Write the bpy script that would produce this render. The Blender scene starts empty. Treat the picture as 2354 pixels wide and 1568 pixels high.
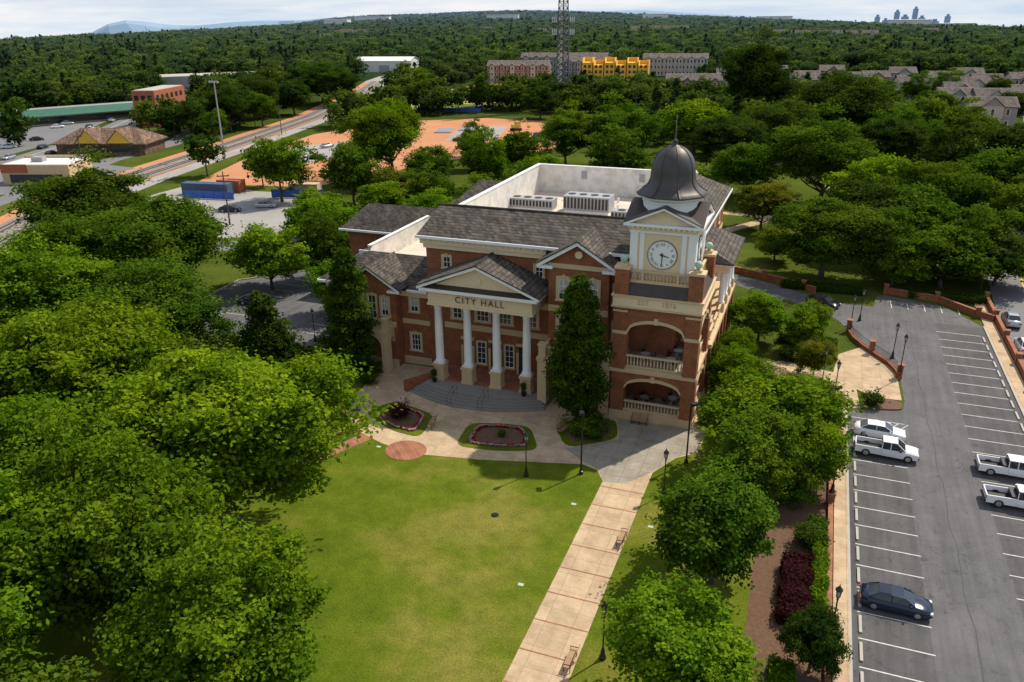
import bpy, math, random
import numpy as np
from mathutils import Matrix, Vector
random.seed(7); RNG=np.random.default_rng(7)
scene=bpy.context.scene
COL=bpy.context.collection
cos,sin,pi=math.cos,math.sin,math.pi
# ------------------------------------------------------------------ materials
def _nt(name):
    m=bpy.data.materials.new(name); m.use_nodes=True
    nt=m.node_tree; b=nt.nodes['Principled BSDF']; return m,nt,b
def N(nt,t,**kw):
    n=nt.nodes.new(t)
    for k,v in kw.items(): setattr(n,k,v)
    return n
def L(nt,a,b): nt.links.new(a,b)
def pos(nt): return N(nt,'ShaderNodeNewGeometry').outputs['Position']
def noise(nt,vec,scale,detail=4,rough=0.6):
    n=N(nt,'ShaderNodeTexNoise'); n.inputs['Scale'].default_value=scale
    n.inputs['Detail'].default_value=detail; n.inputs['Roughness'].default_value=rough
    L(nt,vec,n.inputs['Vector']); return n.outputs['Fac']
def ramp(nt,fac,stops):
    r=N(nt,'ShaderNodeValToRGB'); e=r.color_ramp.elements
    while len(e)<len(stops): e.new(0.5)
    for i,(p,c) in enumerate(stops):
        e[i].position=p; e[i].color=(c[0],c[1],c[2],1)
    L(nt,fac,r.inputs[0]); return r.outputs[0]
def mixc(nt,fac,a,b,mode='MIX'):
    m=N(nt,'ShaderNodeMix',data_type='RGBA',blend_type=mode)
    for i,v in ((0,fac),(6,a),(7,b)):
        if isinstance(v,(int,float)): m.inputs[i].default_value=v
        elif isinstance(v,tuple): m.inputs[i].default_value=(v[0],v[1],v[2],1)
        else: L(nt,v,m.inputs[i])
    return m.outputs[2]
def bump(nt,b,h,strength=0.4,dist=0.05):
    n=N(nt,'ShaderNodeBump'); n.inputs['Strength'].default_value=strength; n.inputs['Distance'].default_value=dist
    L(nt,h,n.inputs['Height']); L(nt,n.outputs[0],b.inputs['Normal'])
def sc(c,k): return tuple(min(1,x*k) for x in c)
def mat(name,c,var=0.25,scale=1.5,rough=0.8,fine=12,metal=0,bmp=0.0,c2=None):
    m,nt,b=_nt(name); p=pos(nt)
    a=noise(nt,p,scale); f=noise(nt,p,fine,3)
    col=ramp(nt,a,[(0.3,sc(c,1-var)),(0.7,c2 or sc(c,1+var))])
    col=mixc(nt,0.5,col,ramp(nt,f,[(0.3,sc(c,1-var)),(0.7,sc(c,1+var))]))
    L(nt,col,b.inputs['Base Color']); b.inputs['Roughness'].default_value=rough; b.inputs['Metallic'].default_value=metal
    if bmp: bump(nt,b,f,bmp)
    return m
def math_n(nt,op,a,b=0.0):
    n=N(nt,'ShaderNodeMath',operation=op)
    for i,v in ((0,a),(1,b)):
        if isinstance(v,(int,float)): n.inputs[i].default_value=v
        else: L(nt,v,n.inputs[i])
    return n.outputs[0]
def wall_uv(nt):
    s=N(nt,'ShaderNodeSeparateXYZ'); L(nt,pos(nt),s.inputs[0])
    u=math_n(nt,'ADD',s.outputs[0],s.outputs[1])
    c=N(nt,'ShaderNodeCombineXYZ'); L(nt,u,c.inputs[0]); L(nt,s.outputs[2],c.inputs[1]); return c.outputs[0],s
def brickmat(name,c1,c2,mortar,sz=1.0):
    m,nt,b=_nt(name); uv,_=wall_uv(nt)
    t=N(nt,'ShaderNodeTexBrick'); L(nt,uv,t.inputs['Vector'])
    t.inputs['Color1'].default_value=(*c1,1); t.inputs['Color2'].default_value=(*c2,1); t.inputs['Mortar'].default_value=(*mortar,1)
    t.inputs['Scale'].default_value=1; t.inputs['Brick Width'].default_value=0.24*sz; t.inputs['Row Height'].default_value=0.085*sz
    t.inputs['Mortar Size'].default_value=0.009; t.inputs['Bias'].default_value=-0.1
    n=noise(nt,pos(nt),0.9,5); col=mixc(nt,1.0,t.outputs['Color'],ramp(nt,n,[(0.3,(0.72,0.72,0.72)),(0.7,(1.18,1.12,1.05))]),'MULTIPLY')
    L(nt,col,b.inputs['Base Color']); b.inputs['Roughness'].default_value=0.9; b.inputs['Specular IOR Level'].default_value=.2
    bump(nt,b,t.outputs['Fac'],-0.3,0.02); return m
def roofmat(name,c,course=0.17):
    m,nt,b=_nt(name); uv,s=wall_uv(nt)
    z=math_n(nt,'MULTIPLY',s.outputs[2],1/course); fr=math_n(nt,'FRACT',z)
    u=N(nt,'ShaderNodeSeparateXYZ'); L(nt,uv,u.inputs[0])
    row=math_n(nt,'FLOOR',z)
    cc=N(nt,'ShaderNodeCombineXYZ'); L(nt,math_n(nt,'FLOOR',math_n(nt,'ADD',math_n(nt,'MULTIPLY',u.outputs[0],2.6),math_n(nt,'MULTIPLY',row,0.5))),cc.inputs[0]); L(nt,row,cc.inputs[1])
    wn=N(nt,'ShaderNodeTexWhiteNoise'); L(nt,cc.outputs[0],wn.inputs['Vector'])
    base=mixc(nt,wn.outputs['Value'],sc(c,0.6),sc(c,1.35))
    n=noise(nt,pos(nt),0.7,6,0.7)
    base=mixc(nt,1.0,base,ramp(nt,n,[(0.3,(0.5,0.5,0.5)),(0.5,(0.95,0.95,0.95)),(0.75,(1.45,1.35,1.2))]),'MULTIPLY')
    edge=ramp(nt,fr,[(0.0,(0.18,0.18,0.18)),(0.25,(1,1,1)),(0.9,(1.2,1.2,1.2))])
    base=mixc(nt,1.0,base,edge,'MULTIPLY')
    L(nt,base,b.inputs['Base Color']); b.inputs['Roughness'].default_value=0.9; b.inputs['Specular IOR Level'].default_value=.2
    bump(nt,b,fr,0.7,0.06); return m
def ribmat(name,c,period=0.35,stain=0.25):
    m,nt,b=_nt(name); uv,s=wall_uv(nt); u=N(nt,'ShaderNodeSeparateXYZ'); L(nt,uv,u.inputs[0])
    fr=math_n(nt,'FRACT',math_n(nt,'MULTIPLY',u.outputs[0],1/period))
    e=ramp(nt,fr,[(0.0,(0.72,0.72,0.72)),(0.14,(1,1,1)),(0.9,(1,1,1))])
    n=noise(nt,pos(nt),0.8,5); col=mixc(nt,1.0,e,ramp(nt,n,[(0.35,sc(c,1-stain)),(0.6,c)]),'MULTIPLY')
    L(nt,col,b.inputs['Base Color']); b.inputs['Roughness'].default_value=0.55; bump(nt,b,fr,0.4,0.04); return m
def grassmat(name,g1,g2,g3):
    m,nt,b=_nt(name); p=pos(nt)
    a=noise(nt,p,0.07,5,0.6); f=noise(nt,p,7,5,0.75); mm=noise(nt,p,0.6,6,0.7)
    col=ramp(nt,a,[(0.38,g1),(0.5,g2),(0.62,g3)])
    col=mixc(nt,1.0,col,ramp(nt,mm,[(0.3,(0.72,0.77,0.7)),(0.7,(1.26,1.17,1.25))]),'MULTIPLY')
    col=mixc(nt,1.0,col,ramp(nt,f,[(0.3,(0.5,0.55,0.5)),(0.7,(1.48,1.4,1.4))]),'MULTIPLY')
    L(nt,col,b.inputs['Base Color']); b.inputs['Roughness'].default_value=1.0; b.inputs['Specular IOR Level'].default_value=0.05; bump(nt,b,f,0.6,0.06); return m
def slabmat(name,c,size,joint=(0.5,0.5,0.5),var=0.18):
    m,nt,b=_nt(name); p=pos(nt)
    t=N(nt,'ShaderNodeTexBrick'); L(nt,p,t.inputs['Vector']); t.offset=0.0
    t.inputs['Color1'].default_value=(*sc(c,1-var*0.4),1); t.inputs['Color2'].default_value=(*sc(c,1+var*0.4),1); t.inputs['Mortar'].default_value=(*[a*b_ for a,b_ in zip(c,joint)],1)
    t.inputs['Scale'].default_value=1; t.inputs['Brick Width'].default_value=size; t.inputs['Row Height'].default_value=size; t.inputs['Mortar Size'].default_value=size*0.008+0.006
    n=noise(nt,p,0.5,6,0.7); f=noise(nt,p,9,3)
    col=mixc(nt,1.0,t.outputs['Color'],ramp(nt,n,[(0.3,(0.72,0.69,0.65)),(0.65,(1.14,1.12,1.1))]),'MULTIPLY')
    col=mixc(nt,1.0,col,ramp(nt,f,[(0.3,(0.88,0.88,0.88)),(0.7,(1.1,1.1,1.1))]),'MULTIPLY')
    L(nt,col,b.inputs['Base Color']); b.inputs['Roughness'].default_value=0.95; b.inputs['Specular IOR Level'].default_value=.2; return m
def asphmat(name,c,sc_=0.25):
    m,nt,b=_nt(name); p=pos(nt)
    col=ramp(nt,noise(nt,p,sc_,6,.7),[(0.3,sc(c,.8)),(0.7,sc(c,1.22))])
    col=mixc(nt,1.0,col,ramp(nt,noise(nt,p,16,3),[(0.3,(.78,.78,.78)),(0.7,(1.22,1.22,1.22))]),'MULTIPLY')
    w=N(nt,'ShaderNodeTexVoronoi',feature='DISTANCE_TO_EDGE'); w.inputs['Scale'].default_value=.11
    wv=N(nt,'ShaderNodeVectorMath',operation='ADD'); L(nt,p,wv.inputs[0]); nn=N(nt,'ShaderNodeTexNoise'); nn.inputs['Scale'].default_value=.5; nn.inputs['Detail'].default_value=7; L(nt,p,nn.inputs['Vector'])
    ws=N(nt,'ShaderNodeVectorMath',operation='SCALE'); ws.inputs['Scale'].default_value=5; L(nt,nn.outputs['Color'],ws.inputs[0]); L(nt,ws.outputs[0],wv.inputs[1]); L(nt,wv.outputs[0],w.inputs['Vector'])
    col=mixc(nt,1.0,col,ramp(nt,w.outputs['Distance'],[(0.0,(.72,.72,.72)),(0.008,(1,1,1))]),'MULTIPLY')
    col=mixc(nt,1.0,col,ramp(nt,noise(nt,p,.9,2),[(0.62,(1,1,1)),(0.76,(.65,.65,.65))]),'MULTIPLY')
    st=N(nt,'ShaderNodeMapping'); st.inputs['Scale'].default_value=(1.6,.07,1); L(nt,p,st.inputs[0])
    col=mixc(nt,1.0,col,ramp(nt,noise(nt,st.outputs[0],1,4),[(0.35,(.86,.86,.86)),(0.65,(1.1,1.1,1.1))]),'MULTIPLY')
    L(nt,col,b.inputs['Base Color']); b.inputs['Roughness'].default_value=.95; b.inputs['Specular IOR Level'].default_value=0.25; return m
def leafmat(name,const=None):
    m,nt,b=_nt(name); oi=N(nt,'ShaderNodeObjectInfo')
    at=N(nt,'ShaderNodeAttribute'); at.attribute_name='tint'
    src=const if const else oi.outputs['Color']
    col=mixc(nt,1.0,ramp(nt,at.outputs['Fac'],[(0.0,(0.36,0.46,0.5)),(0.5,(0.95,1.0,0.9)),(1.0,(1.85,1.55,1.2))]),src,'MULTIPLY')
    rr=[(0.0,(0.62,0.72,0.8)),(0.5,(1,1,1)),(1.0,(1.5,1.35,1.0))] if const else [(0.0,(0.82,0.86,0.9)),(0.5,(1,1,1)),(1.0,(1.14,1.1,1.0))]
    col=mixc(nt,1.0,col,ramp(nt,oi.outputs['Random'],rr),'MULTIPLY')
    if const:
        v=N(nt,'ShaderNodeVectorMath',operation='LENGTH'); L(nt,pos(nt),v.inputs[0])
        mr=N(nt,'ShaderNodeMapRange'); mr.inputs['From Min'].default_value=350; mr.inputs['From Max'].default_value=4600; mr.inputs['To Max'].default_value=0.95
        L(nt,v.outputs['Value'],mr.inputs['Value']); col=mixc(nt,mr.outputs[0],col,(0.19,0.28,0.35))  # painted haze: leaf colour fades to blue-grey with distance from the origin
    d=N(nt,'ShaderNodeBsdfDiffuse'); L(nt,col,d.inputs[0])
    t=N(nt,'ShaderNodeBsdfTranslucent'); L(nt,mixc(nt,1.0,col,(1.25,1.3,0.6) if not const else (1.1,1.1,.85),'MULTIPLY'),t.inputs[0])
    mx=N(nt,'ShaderNodeMixShader'); mx.inputs[0].default_value=0.4; L(nt,d.outputs[0],mx.inputs[1]); L(nt,t.outputs[0],mx.inputs[2])
    L(nt,mx.outputs[0],nt.nodes['Material Output'].inputs[0]); return m
M={}
M['brick']=brickmat('red_brick',(0.34,0.115,0.048),(0.22,0.073,0.034),(0.25,0.14,0.085))
M['paver']=brickmat('brick_paver',(0.38,0.17,0.10),(0.29,0.12,0.075),(0.22,0.14,0.10),1.2)
M['stone']=mat('cast_stone',(0.58,0.43,0.245),0.12,0.8,0.8)
M['cream']=mat('cream_stucco',(0.74,0.58,0.37),0.07,0.8,0.8)
M['white']=mat('white_paint',(0.82,0.81,0.78),0.05,1.0,0.5)
M['roof']=roofmat('roof_tile',(0.098,0.084,0.071),0.2)
M['bronze']=mat('bronze_metal',(0.06,0.045,0.038),0.25,1.2,0.5,metal=0.3)
M['dome']=mat('dome_metal',(0.072,0.062,0.058),0.35,0.7,0.5,metal=0.35)
M['verd']=mat('verdigris',(0.38,0.52,0.40),0.15,3,0.7)
M['glass']=mat('window_glass',(0.03,0.035,0.04),0.3,1,0.08)
M['blind']=mat('window_blind',(0.42,0.41,0.36),0.2,2,0.4)
M['door']=mat('dark_door',(0.04,0.03,0.028),0.2,2,0.4)
M['black']=mat('black_iron',(0.012,0.012,0.013),0.2,2,0.4)
M['ribw']=ribmat('white_panel',(0.8,0.76,0.69))
M['rfloor']=mat('membrane_roof',(0.60,0.50,0.38),0.2,0.35,0.8,3,c2=(0.74,0.70,0.64))
M['hvac']=mat('hvac_metal',(0.34,0.34,0.35),0.15,2,0.5)
M['conc']=slabmat('concrete',(0.52,0.39,0.255),2.0,(.72,.66,.58))
M['concg']=slabmat('grey_paving',(0.33,0.295,0.24),1.5)
M['kerb']=mat('kerb_concrete',(0.42,0.385,0.33),0.15,1,0.85)
M['step']=mat('step_stone',(0.24,0.22,0.195),0.15,1,0.85)
M['asph']=asphmat('asphalt',(0.125,0.12,0.122))
M['asphd']=asphmat('older_asphalt',(0.098,0.093,0.093))
M['asphf']=mat('road_asphalt',(0.17,0.165,0.165),0.15,0.1,0.9,2)
M['seam']=mat('asphalt_seal',(0.05,0.05,0.05),0.2,2,0.8)
M['paint']=mat('road_paint',(0.58,0.57,0.54),0.3,3,0.8)
M['yellow']=mat('yellow_paint',(0.6,0.42,0.06),0.2,3,0.8)
M['lawn']=grassmat('lawn_grass',(0.078,0.122,0.008),(0.108,0.148,0.011),(0.19,0.185,0.035))
M['mulch']=mat('mulch',(0.14,0.075,0.042),0.4,3,0.95,18,bmp=0.8)
M['dirt']=mat('red_clay',(0.56,0.21,0.08),0.25,0.06,0.95,1.5,c2=(0.50,0.28,0.15))
M['gravel']=mat('gravel',(0.33,0.31,0.285),0.25,0.12,0.95,5,bmp=0.5)
M['ballast']=mat('rail_ballast',(0.24,0.20,0.17),0.3,0.3,0.95,5,bmp=0.5)
M['straw']=mat('dry_straw',(0.52,0.40,0.18),0.3,0.05,0.95,2,c2=(0.32,0.34,0.1))
M['greenf']=grassmat('field_grass',(0.09,0.15,0.015),(0.12,0.18,0.02),(0.16,0.18,0.04))
M['bark']=mat('bark',(0.10,0.075,0.055),0.35,4,0.95,18,bmp=0.6)
M['wood']=mat('bench_wood',(0.40,0.24,0.12),0.2,4,0.6)
M['lens']=mat('lamp_glass',(0.5,0.5,0.46),0.1,4,0.3)
M['leaf']=leafmat('leaves')
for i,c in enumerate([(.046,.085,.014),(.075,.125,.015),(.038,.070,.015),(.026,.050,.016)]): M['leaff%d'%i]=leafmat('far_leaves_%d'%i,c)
M['wcar']=mat('white_car_paint',(0.78,0.78,0.78),0.03,1,0.25)
M['ncar']=mat('navy_car_paint',(0.012,0.02,0.04),0.1,1,0.18)
M['kcar']=mat('black_car_paint',(0.015,0.015,0.017),0.1,1,0.18)
M['scar']=mat('silver_car_paint',(0.42,0.44,0.46),0.05,1,0.25,metal=0.4)
M['tyre']=mat('tyre',(0.02,0.02,0.02),0.2,5,0.9)
M['rim']=mat('wheel_rim',(0.5,0.5,0.5),0.1,5,0.35,metal=0.8)
M['tail']=mat('tail_light',(0.4,0.02,0.01),0.1,5,0.3)
M['head']=mat('head_light',(0.7,0.7,0.68),0.1,5,0.15)
M['brickf']=mat('far_brick',(0.28,0.16,0.11),0.2,0.3,0.85,2)
M['sidingw']=mat('light_siding',(0.44,0.40,0.33),0.08,0.4,0.8,2)
M['sidingg']=mat('grey_siding',(0.27,0.265,0.255),0.08,0.4,0.8,2)
M['whiteb']=mat('white_sheet_metal',(0.68,0.67,0.64),0.08,0.4,0.8,2)
M['skyline']=mat('hazy_glass_tower',(0.22,0.30,0.38),0.08,0.01,0.8,.05)  # air haze painted into the towers' base colour
M['osb']=mat('osb_sheathing',(0.78,0.45,0.05),0.15,0.3,0.8,2)
M['rooff']=roofmat('shingle_roof',(0.15,0.125,0.11),0.5)
M['roofb']=roofmat('brown_shingle',(0.19,0.12,0.085),0.4)
M['blue']=mat('blue_tarp',(0.03,0.10,0.42),0.2,0.6,0.6)
M['green']=mat('green_metal',(0.03,0.13,0.08),0.2,0.6,0.5)
M['orange']=mat('orange_red_paint',(0.38,0.11,0.05),0.2,0.6,0.8)
M['galv']=mat('galvanised_steel',(0.12,0.125,0.13),0.15,1,0.5,metal=0.3)
M['letter']=mat('bronze_letter',(0.09,0.055,0.03),0.2,4,0.5)
M['letter2']=mat('carved_letter',(0.42,0.31,0.18),0.1,4,0.8)
M['bluebox']=mat('blue_container_box',(0.06,0.10,0.16),0.2,1,0.5)
# ------------------------------------------------------------------ mesh builder
class G:
    def __init__(s): s.v=[]; s.f=[]
    def add(s,vs,fs):
        n=len(s.v); s.v+= [tuple(p) for p in vs]; s.f+=[tuple(i+n for i in f) for f in fs]; return s
    def hexa(s,b,t): return s.add(list(b)+list(t),[(3,2,1,0),(4,5,6,7),(0,1,5,4),(1,2,6,5),(2,3,7,6),(3,0,4,7)])
    def box(s,x0,x1,y0,y1,z0,z1):
        return s.hexa([(x0,y0,z0),(x1,y0,z0),(x1,y1,z0),(x0,y1,z0)],[(x0,y0,z1),(x1,y0,z1),(x1,y1,z1),(x0,y1,z1)])
    def prism(s,poly,z0,z1):
        a=sum(poly[i][0]*poly[(i+1)%len(poly)][1]-poly[(i+1)%len(poly)][0]*poly[i][1] for i in range(len(poly)))
        if a<0: poly=poly[::-1]
        n=len(poly)
        return s.add([(x,y,z0) for x,y in poly]+[(x,y,z1) for x,y in poly],[tuple(range(n-1,-1,-1)),tuple(range(n,2*n))]+[(i,(i+1)%n,n+(i+1)%n,n+i) for i in range(n)])
    def slab(s,top,dz=0.2):
        n=len(top); return s.add(list(top)+[(p[0],p[1],p[2]-dz) for p in top],[tuple(range(n)),tuple(range(2*n-1,n-1,-1))]+[(i,(i+1)%n,n+(i+1)%n,n+i) for i in range(n)])
    def lathe(s,prof,cx=0,cy=0,seg=16,mod=None):
        n=len(s.v); k=len(prof)
        for (r,z) in prof:
            for j in range(seg):
                a=2*pi*(j+0.5)/seg; rr=r*(mod(a,z) if mod else 1)
                s.v.append((cx+rr*cos(a),cy+rr*sin(a),z))
        for i in range(k-1):
            for j in range(seg):
                s.f.append((n+i*seg+j,n+i*seg+(j+1)%seg,n+(i+1)*seg+(j+1)%seg,n+(i+1)*seg+j))
        s.f.append(tuple(n+(k-1)*seg+j for j in range(seg))); s.f.append(tuple(n+j for j in range(seg-1,-1,-1))); return s
    def tube(s,a,b,r0,r1=None,seg=6):
        r1=r0 if r1 is None else r1; a=Vector(a); b=Vector(b); d=(b-a)
        if d.length<1e-6: return s
        q=d.to_track_quat('Z','Y'); n=len(s.v)
        for p,r in ((a,r0),(b,r1)):
            for j in range(seg):
                w=q@Vector((r*cos(2*pi*j/seg),r*sin(2*pi*j/seg),0)); s.v.append(tuple(p+w))
        for j in range(seg): s.f.append((n+j,n+(j+1)%seg,n+seg+(j+1)%seg,n+seg+j))
        s.f.append(tuple(n+seg+j for j in range(seg))); s.f.append(tuple(n+seg-1-j for j in range(seg))); return s
def mesh_of(name,parts,smooth=()):
    me=bpy.data.meshes.new(name); v=[];f=[];mi=[];sm=[]
    for k,(g,m) in enumerate(parts):
        n=len(v); v+=g.v; f+=[tuple(i+n for i in q) for q in g.f]; mi+=[k]*len(g.f); sm+=[k in smooth]*len(g.f)
        me.materials.append(M[m])
    me.from_pydata(v,[],f); me.polygons.foreach_set('material_index',mi); me.polygons.foreach_set('use_smooth',sm); me.update(); return me
def put(name,me,loc=(0,0,0),rz=0,s=1,color=None,parent=None):
    o=bpy.data.objects.new(name,me); o.location=loc; o.rotation_euler=(0,0,rz)
    o.scale=(s,s,s) if isinstance(s,(int,float)) else s
    if color: o.color=(*color,1)
    if parent: o.parent=parent
    COL.objects.link(o); return o
def single(name,parts,smooth=(),**k): return put(name,mesh_of(name,parts,smooth),**k)
class Bld:
    def __init__(s,name,loc=(0,0,0),rz=0):
        s.e=bpy.data.objects.new(name,None); s.e.location=loc; s.e.rotation_euler=(0,0,rz); COL.objects.link(s.e); s.p={}
    def g(s,part,m):
        if part not in s.p: s.p[part]=(G(),m)
        return s.p[part][0]
    def fb(s,part,m,face,u0,u1,v0,v1,d0,d1):
        ax,c,sg=face
        a,b=sorted((c+sg*d0,c+sg*d1)); g=s.g(part,m)
        if ax=='y': g.box(u0,u1,a,b,v0,v1)
        else: g.box(a,b,u0,u1,v0,v1)
    def window(s,face,u,z0,z1,w,nx=2,nz=3,sur=0.22,blind=False,sill=True):
        h=w/2
        if sur: 
            s.fb('window_surrounds','stone',face,u-h-sur,u-h,z0,z1+sur,0,0.12); s.fb('window_surrounds','stone',face,u+h,u+h+sur,z0,z1+sur,0,0.12)
            s.fb('window_surrounds','stone',face,u-h,u+h,z1,z1+sur*1.2,0,0.115); s.fb('keystones','stone',face,u-0.14,u+0.14,z1+0.01,z1+sur*1.7,0.0,0.18)
        if sill: s.fb('sills','stone',face,u-h-sur-.08,u+h+sur+.08,z0-0.18,z0,0,0.2)
        s.fb('glass','glass' ,face,u-h,u+h,z0,z1,0,0.02)
        if blind: s.fb('blinds','blind',face,u-h+.05,u+h-.05,z0+(z1-z0)*0.35,z1-.05,0.021,0.03)
        t=0.07
        s.fb('frames','white',face,u-h,u-h+t,z0,z1,0.02,0.06); s.fb('frames','white',face,u+h-t,u+h,z0,z1,0.02,0.06)
        s.fb('frames','white',face,u-h+t,u+h-t,z0,z0+t,0.02,0.06); s.fb('frames','white',face,u-h+t,u+h-t,z1-t,z1,0.02,0.06)
        for i in range(1,nx): 
            x=u-h+w*i/nx; s.fb('mullions','white',face,x-.025,x+.025,z0+t,z1-t,0.031,0.055)
        for i in range(1,nz):
            z=z0+(z1-z0)*i/nz; s.fb('glazing_bars','white',face,u-h+t,u+h-t,z-.025,z+.025,0.031,0.052)
    def arch(s,part,m,face,u0,u1,zs,zc,zt,d0,d1,n=14):
        g=s.g(part,m); ax,c,sg=face; a,b=sorted((c+sg*d0,c+sg*d1))
        zf=lambda t: zs+(zc-zs)*math.sqrt(max(0,1-(2*t-1)**2))
        for i in range(n):
            t0,t1=i/n,(i+1)/n; ua,ub=u0+(u1-u0)*t0,u0+(u1-u0)*t1; za,zb=zf(t0),zf(t1)
            tp=(zt,zt) if not callable(zt) else (zt(t0),zt(t1))
            if ax=='y': g.hexa([(ua,a,za),(ub,a,zb),(ub,b,zb),(ua,b,za)],[(ua,a,tp[0]),(ub,a,tp[1]),(ub,b,tp[1]),(ua,b,tp[0])])
            else: g.hexa([(a,ua,za),(b,ua,za),(b,ub,zb),(a,ub,zb)],[(a,ua,tp[0]),(b,ua,tp[0]),(b,ub,tp[1]),(a,ub,tp[1])])
    def balus(s,p0,p1,z0,h=1.0,m='stone',name='balustrade'):
        g=s.g(name,m); a=Vector((*p0,0)); b=Vector((*p1,0)); d=b-a; n=max(2,int(d.length/0.34)); u=d.normalized(); w=Vector((-u.y,u.x,0))*0.13
        for za,zb in ((z0,z0+0.16),(z0+h-0.18,z0+h)):
            q=[a-w,b-w,b+w,a+w]; g.hexa([(p.x,p.y,za) for p in q],[(p.x,p.y,zb) for p in q])
        for i in range(n):
            c=a+d*((i+.5)/n); g.lathe([(0.05,z0+.16),(0.10,z0+.16+(h-.34)*.3),(0.045,z0+.16+(h-.34)*.75),(0.07,z0+h-.18)],c.x,c.y,6)
    def done(s,smooth=()):
        for k,(g,m) in s.p.items():
            me=mesh_of(k,[(g,m)],(0,) if k in smooth else ()); put(k,me,parent=s.e)
        return s.e
def text(name,body,size,loc,rot,m,parent=None,ext=0.02):
    c=bpy.data.curves.new(name,'FONT'); c.body=body; c.size=size; c.align_x='CENTER'; c.align_y='CENTER'; c.extrude=ext; c.materials.append(M[m])
    o=bpy.data.objects.new(name,c); o.location=loc; o.rotation_euler=rot; COL.objects.link(o)
    if parent: o.parent=parent
    return o
# ================================================================== CITY HALL
B=Bld('city_hall_building')
W=lambda *a: B.g('brick_walls','brick').box(*a)
FM=('y',79.5,-1)
# ---- main block
W(-41,-12.2,79.5,119.3,0,13.7)
B.g('roof_deck','rfloor').box(-40.7,-16.6,84.4,119,13.7,13.8)
W(-41,-12.2,79.5,84.0,13.7,16.2)
W(-16.4,-12.2,84.0,119.3,13.7,15.8)
g=B.g('parapet_walls','ribw'); g.box(-41.05,-40.7,84.35,119.1,13.7,18); g.box(-41.05,-16.4,119.1,119.45,13.7,18)
g.box(-41.0,-16.4,84.15,84.35,13.8,18.95); g.box(-16.6,-16.4,84.35,119.1,13.8,18.4)
g=B.g('parapet_coping','white'); g.box(-41.15,-40.6,84.4,119.0,18,18.1); g.box(-41.15,-16.3,119.0,119.55,18,18.1)
R=B.g('roof_slopes','roof')
R.slab([(-41.8,78.7,16.7),(-12,78.7,16.7),(-12,84.4,19.1),(-41.3,84.4,19.1)],0.22)
R.slab([(-11.3,79,16.0),(-11.3,119.9,16.0),(-16.6,116.5,18.6),(-16.6,84.4,19.05)],0.2)
R.slab([(-11.3,119.9,16.0),(-41,119.9,16.0),(-41,119.4,16.2),(-16.6,119.4,16.4)],0.1)
W(-41,-40.7,79.6,84.3,16.2,17.0)
B.g('gable_ends','brick').add([(-41,79.6,16.9),(-41,84.3,16.9),(-41,84.3,18.85),(-40.8,79.6,16.9),(-40.8,84.3,16.9),(-40.8,84.3,18.85)],[(0,2,1),(3,4,5),(0,3,5,2)])
c=B.g('cornice','cream'); c.box(-41.5,-26.3,78.95,79.5,15.75,16.45); c.box(-41.2,-26.3,79.2,79.5,15.2,15.75)
g=B.g('fascia','white'); g.box(-41.85,-12,78.55,78.72,16.42,16.72)
c=B.g('brackets','cream')
for i in range(22): x=-41+i*0.68; c.box(x,x+.22,78.85,78.94,16.0,16.42)
B.fb('stone_bands','stone',FM,-41,-25.3,11.0,11.3,0,0.08)
B.window(FM,-38.4,13.0,14.3,0.9,2,2)
B.window(FM,-27.2,13.0,14.3,0.9,2,2)
# ---- portico
P0=0.8
poly_top=[(-39.2,73.6),(-37.6,72.95),(-36,72.6),(-34,72.4),(-32,72.4),(-30.2,72.7),(-28.4,73.1),(-26.8,73.7),(-25.2,74.6),(-25.2,79.4),(-39.2,79.4)]
poly_bot=[(-40.6,72.6),(-38.4,71.6),(-36.2,70.9),(-34,70.55),(-31.6,70.6),(-29.6,70.95),(-27.6,71.6),(-26,72.3),(-24.4,73.2),(-24.4,79.4),(-40.6,79.4)]
g=B.g('entrance_steps','step')
for i in range(5):
    t=i/4.0; pl=[(a[0]+(b_[0]-a[0])*(1-t),a[1]+(b_[1]-a[1])*(1-t)) for a,b_ in zip(poly_top,poly_bot)]
    g.prism(pl,0.16*i if i else 0.0,0.16*(i+1))
B.g('porch_paving','paver').box(-38.6,-26.2,75.0,79.4,0.8,0.806)
B.g('cheek_walls','brick').prism([(-41.2,72.6),(-40.7,72.2),(-38.9,75.0),(-39.5,75.2)],0.0,1.3)
cols=[-37.9,-34.35,-30.85,-27.3]
for x in cols:
    s_=B.g('pedestals','stone'); s_.box(x-.72,x+.72,74.9,76.34,0.8,1.1); s_.box(x-.62,x+.62,75.0,76.24,1.1,2.55); s_.box(x-.72,x+.72,74.9,76.34,2.55,2.8)
    cg=B.g('columns','white'); cg.box(x-.6,x+.6,75.02,76.22,2.8,2.95)
    cg.lathe([(0.56,2.95),(0.6,3.05),(0.56,3.15),(0.47,3.25),(0.475,5),(0.45,7),(0.4,9.45),(0.46,9.5),(0.4,9.6),(0.52,9.78),(0.52,9.85)],x,75.62,24)
    cg.box(x-.56,x+.56,75.06,76.18,9.85,10.0)
e=B.g('entablature','cream'); e.box(-38.75,-26.45,74.95,76.3,10.0,11.75); e.box(-38.75,-37.5,76.3,79.5,10.0,11.75); e.box(-27.7,-26.45,76.3,79.5,10.0,11.75)
e.box(-38.85,-26.35,74.85,76.3,9.98,10.25)
B.g('porch_ceiling','cream').box(-37.5,-27.7,76.3,79.5,10.6,10.75)
w=B.g('portico_cornice','white'); w.box(-39.5,-25.7,74.25,74.95,11.75,12.1); w.box(-39.5,-38.85,74.95,79.4,11.75,12.1); w.box(-26.35,-25.7,74.95,79.4,11.75,12.1)
for i in range(26): x=-38.6+i*0.48; B.g('dentils','cream').box(x,x+.2,74.72,74.84,11.5,11.72)
ax_=-32.6
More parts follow.
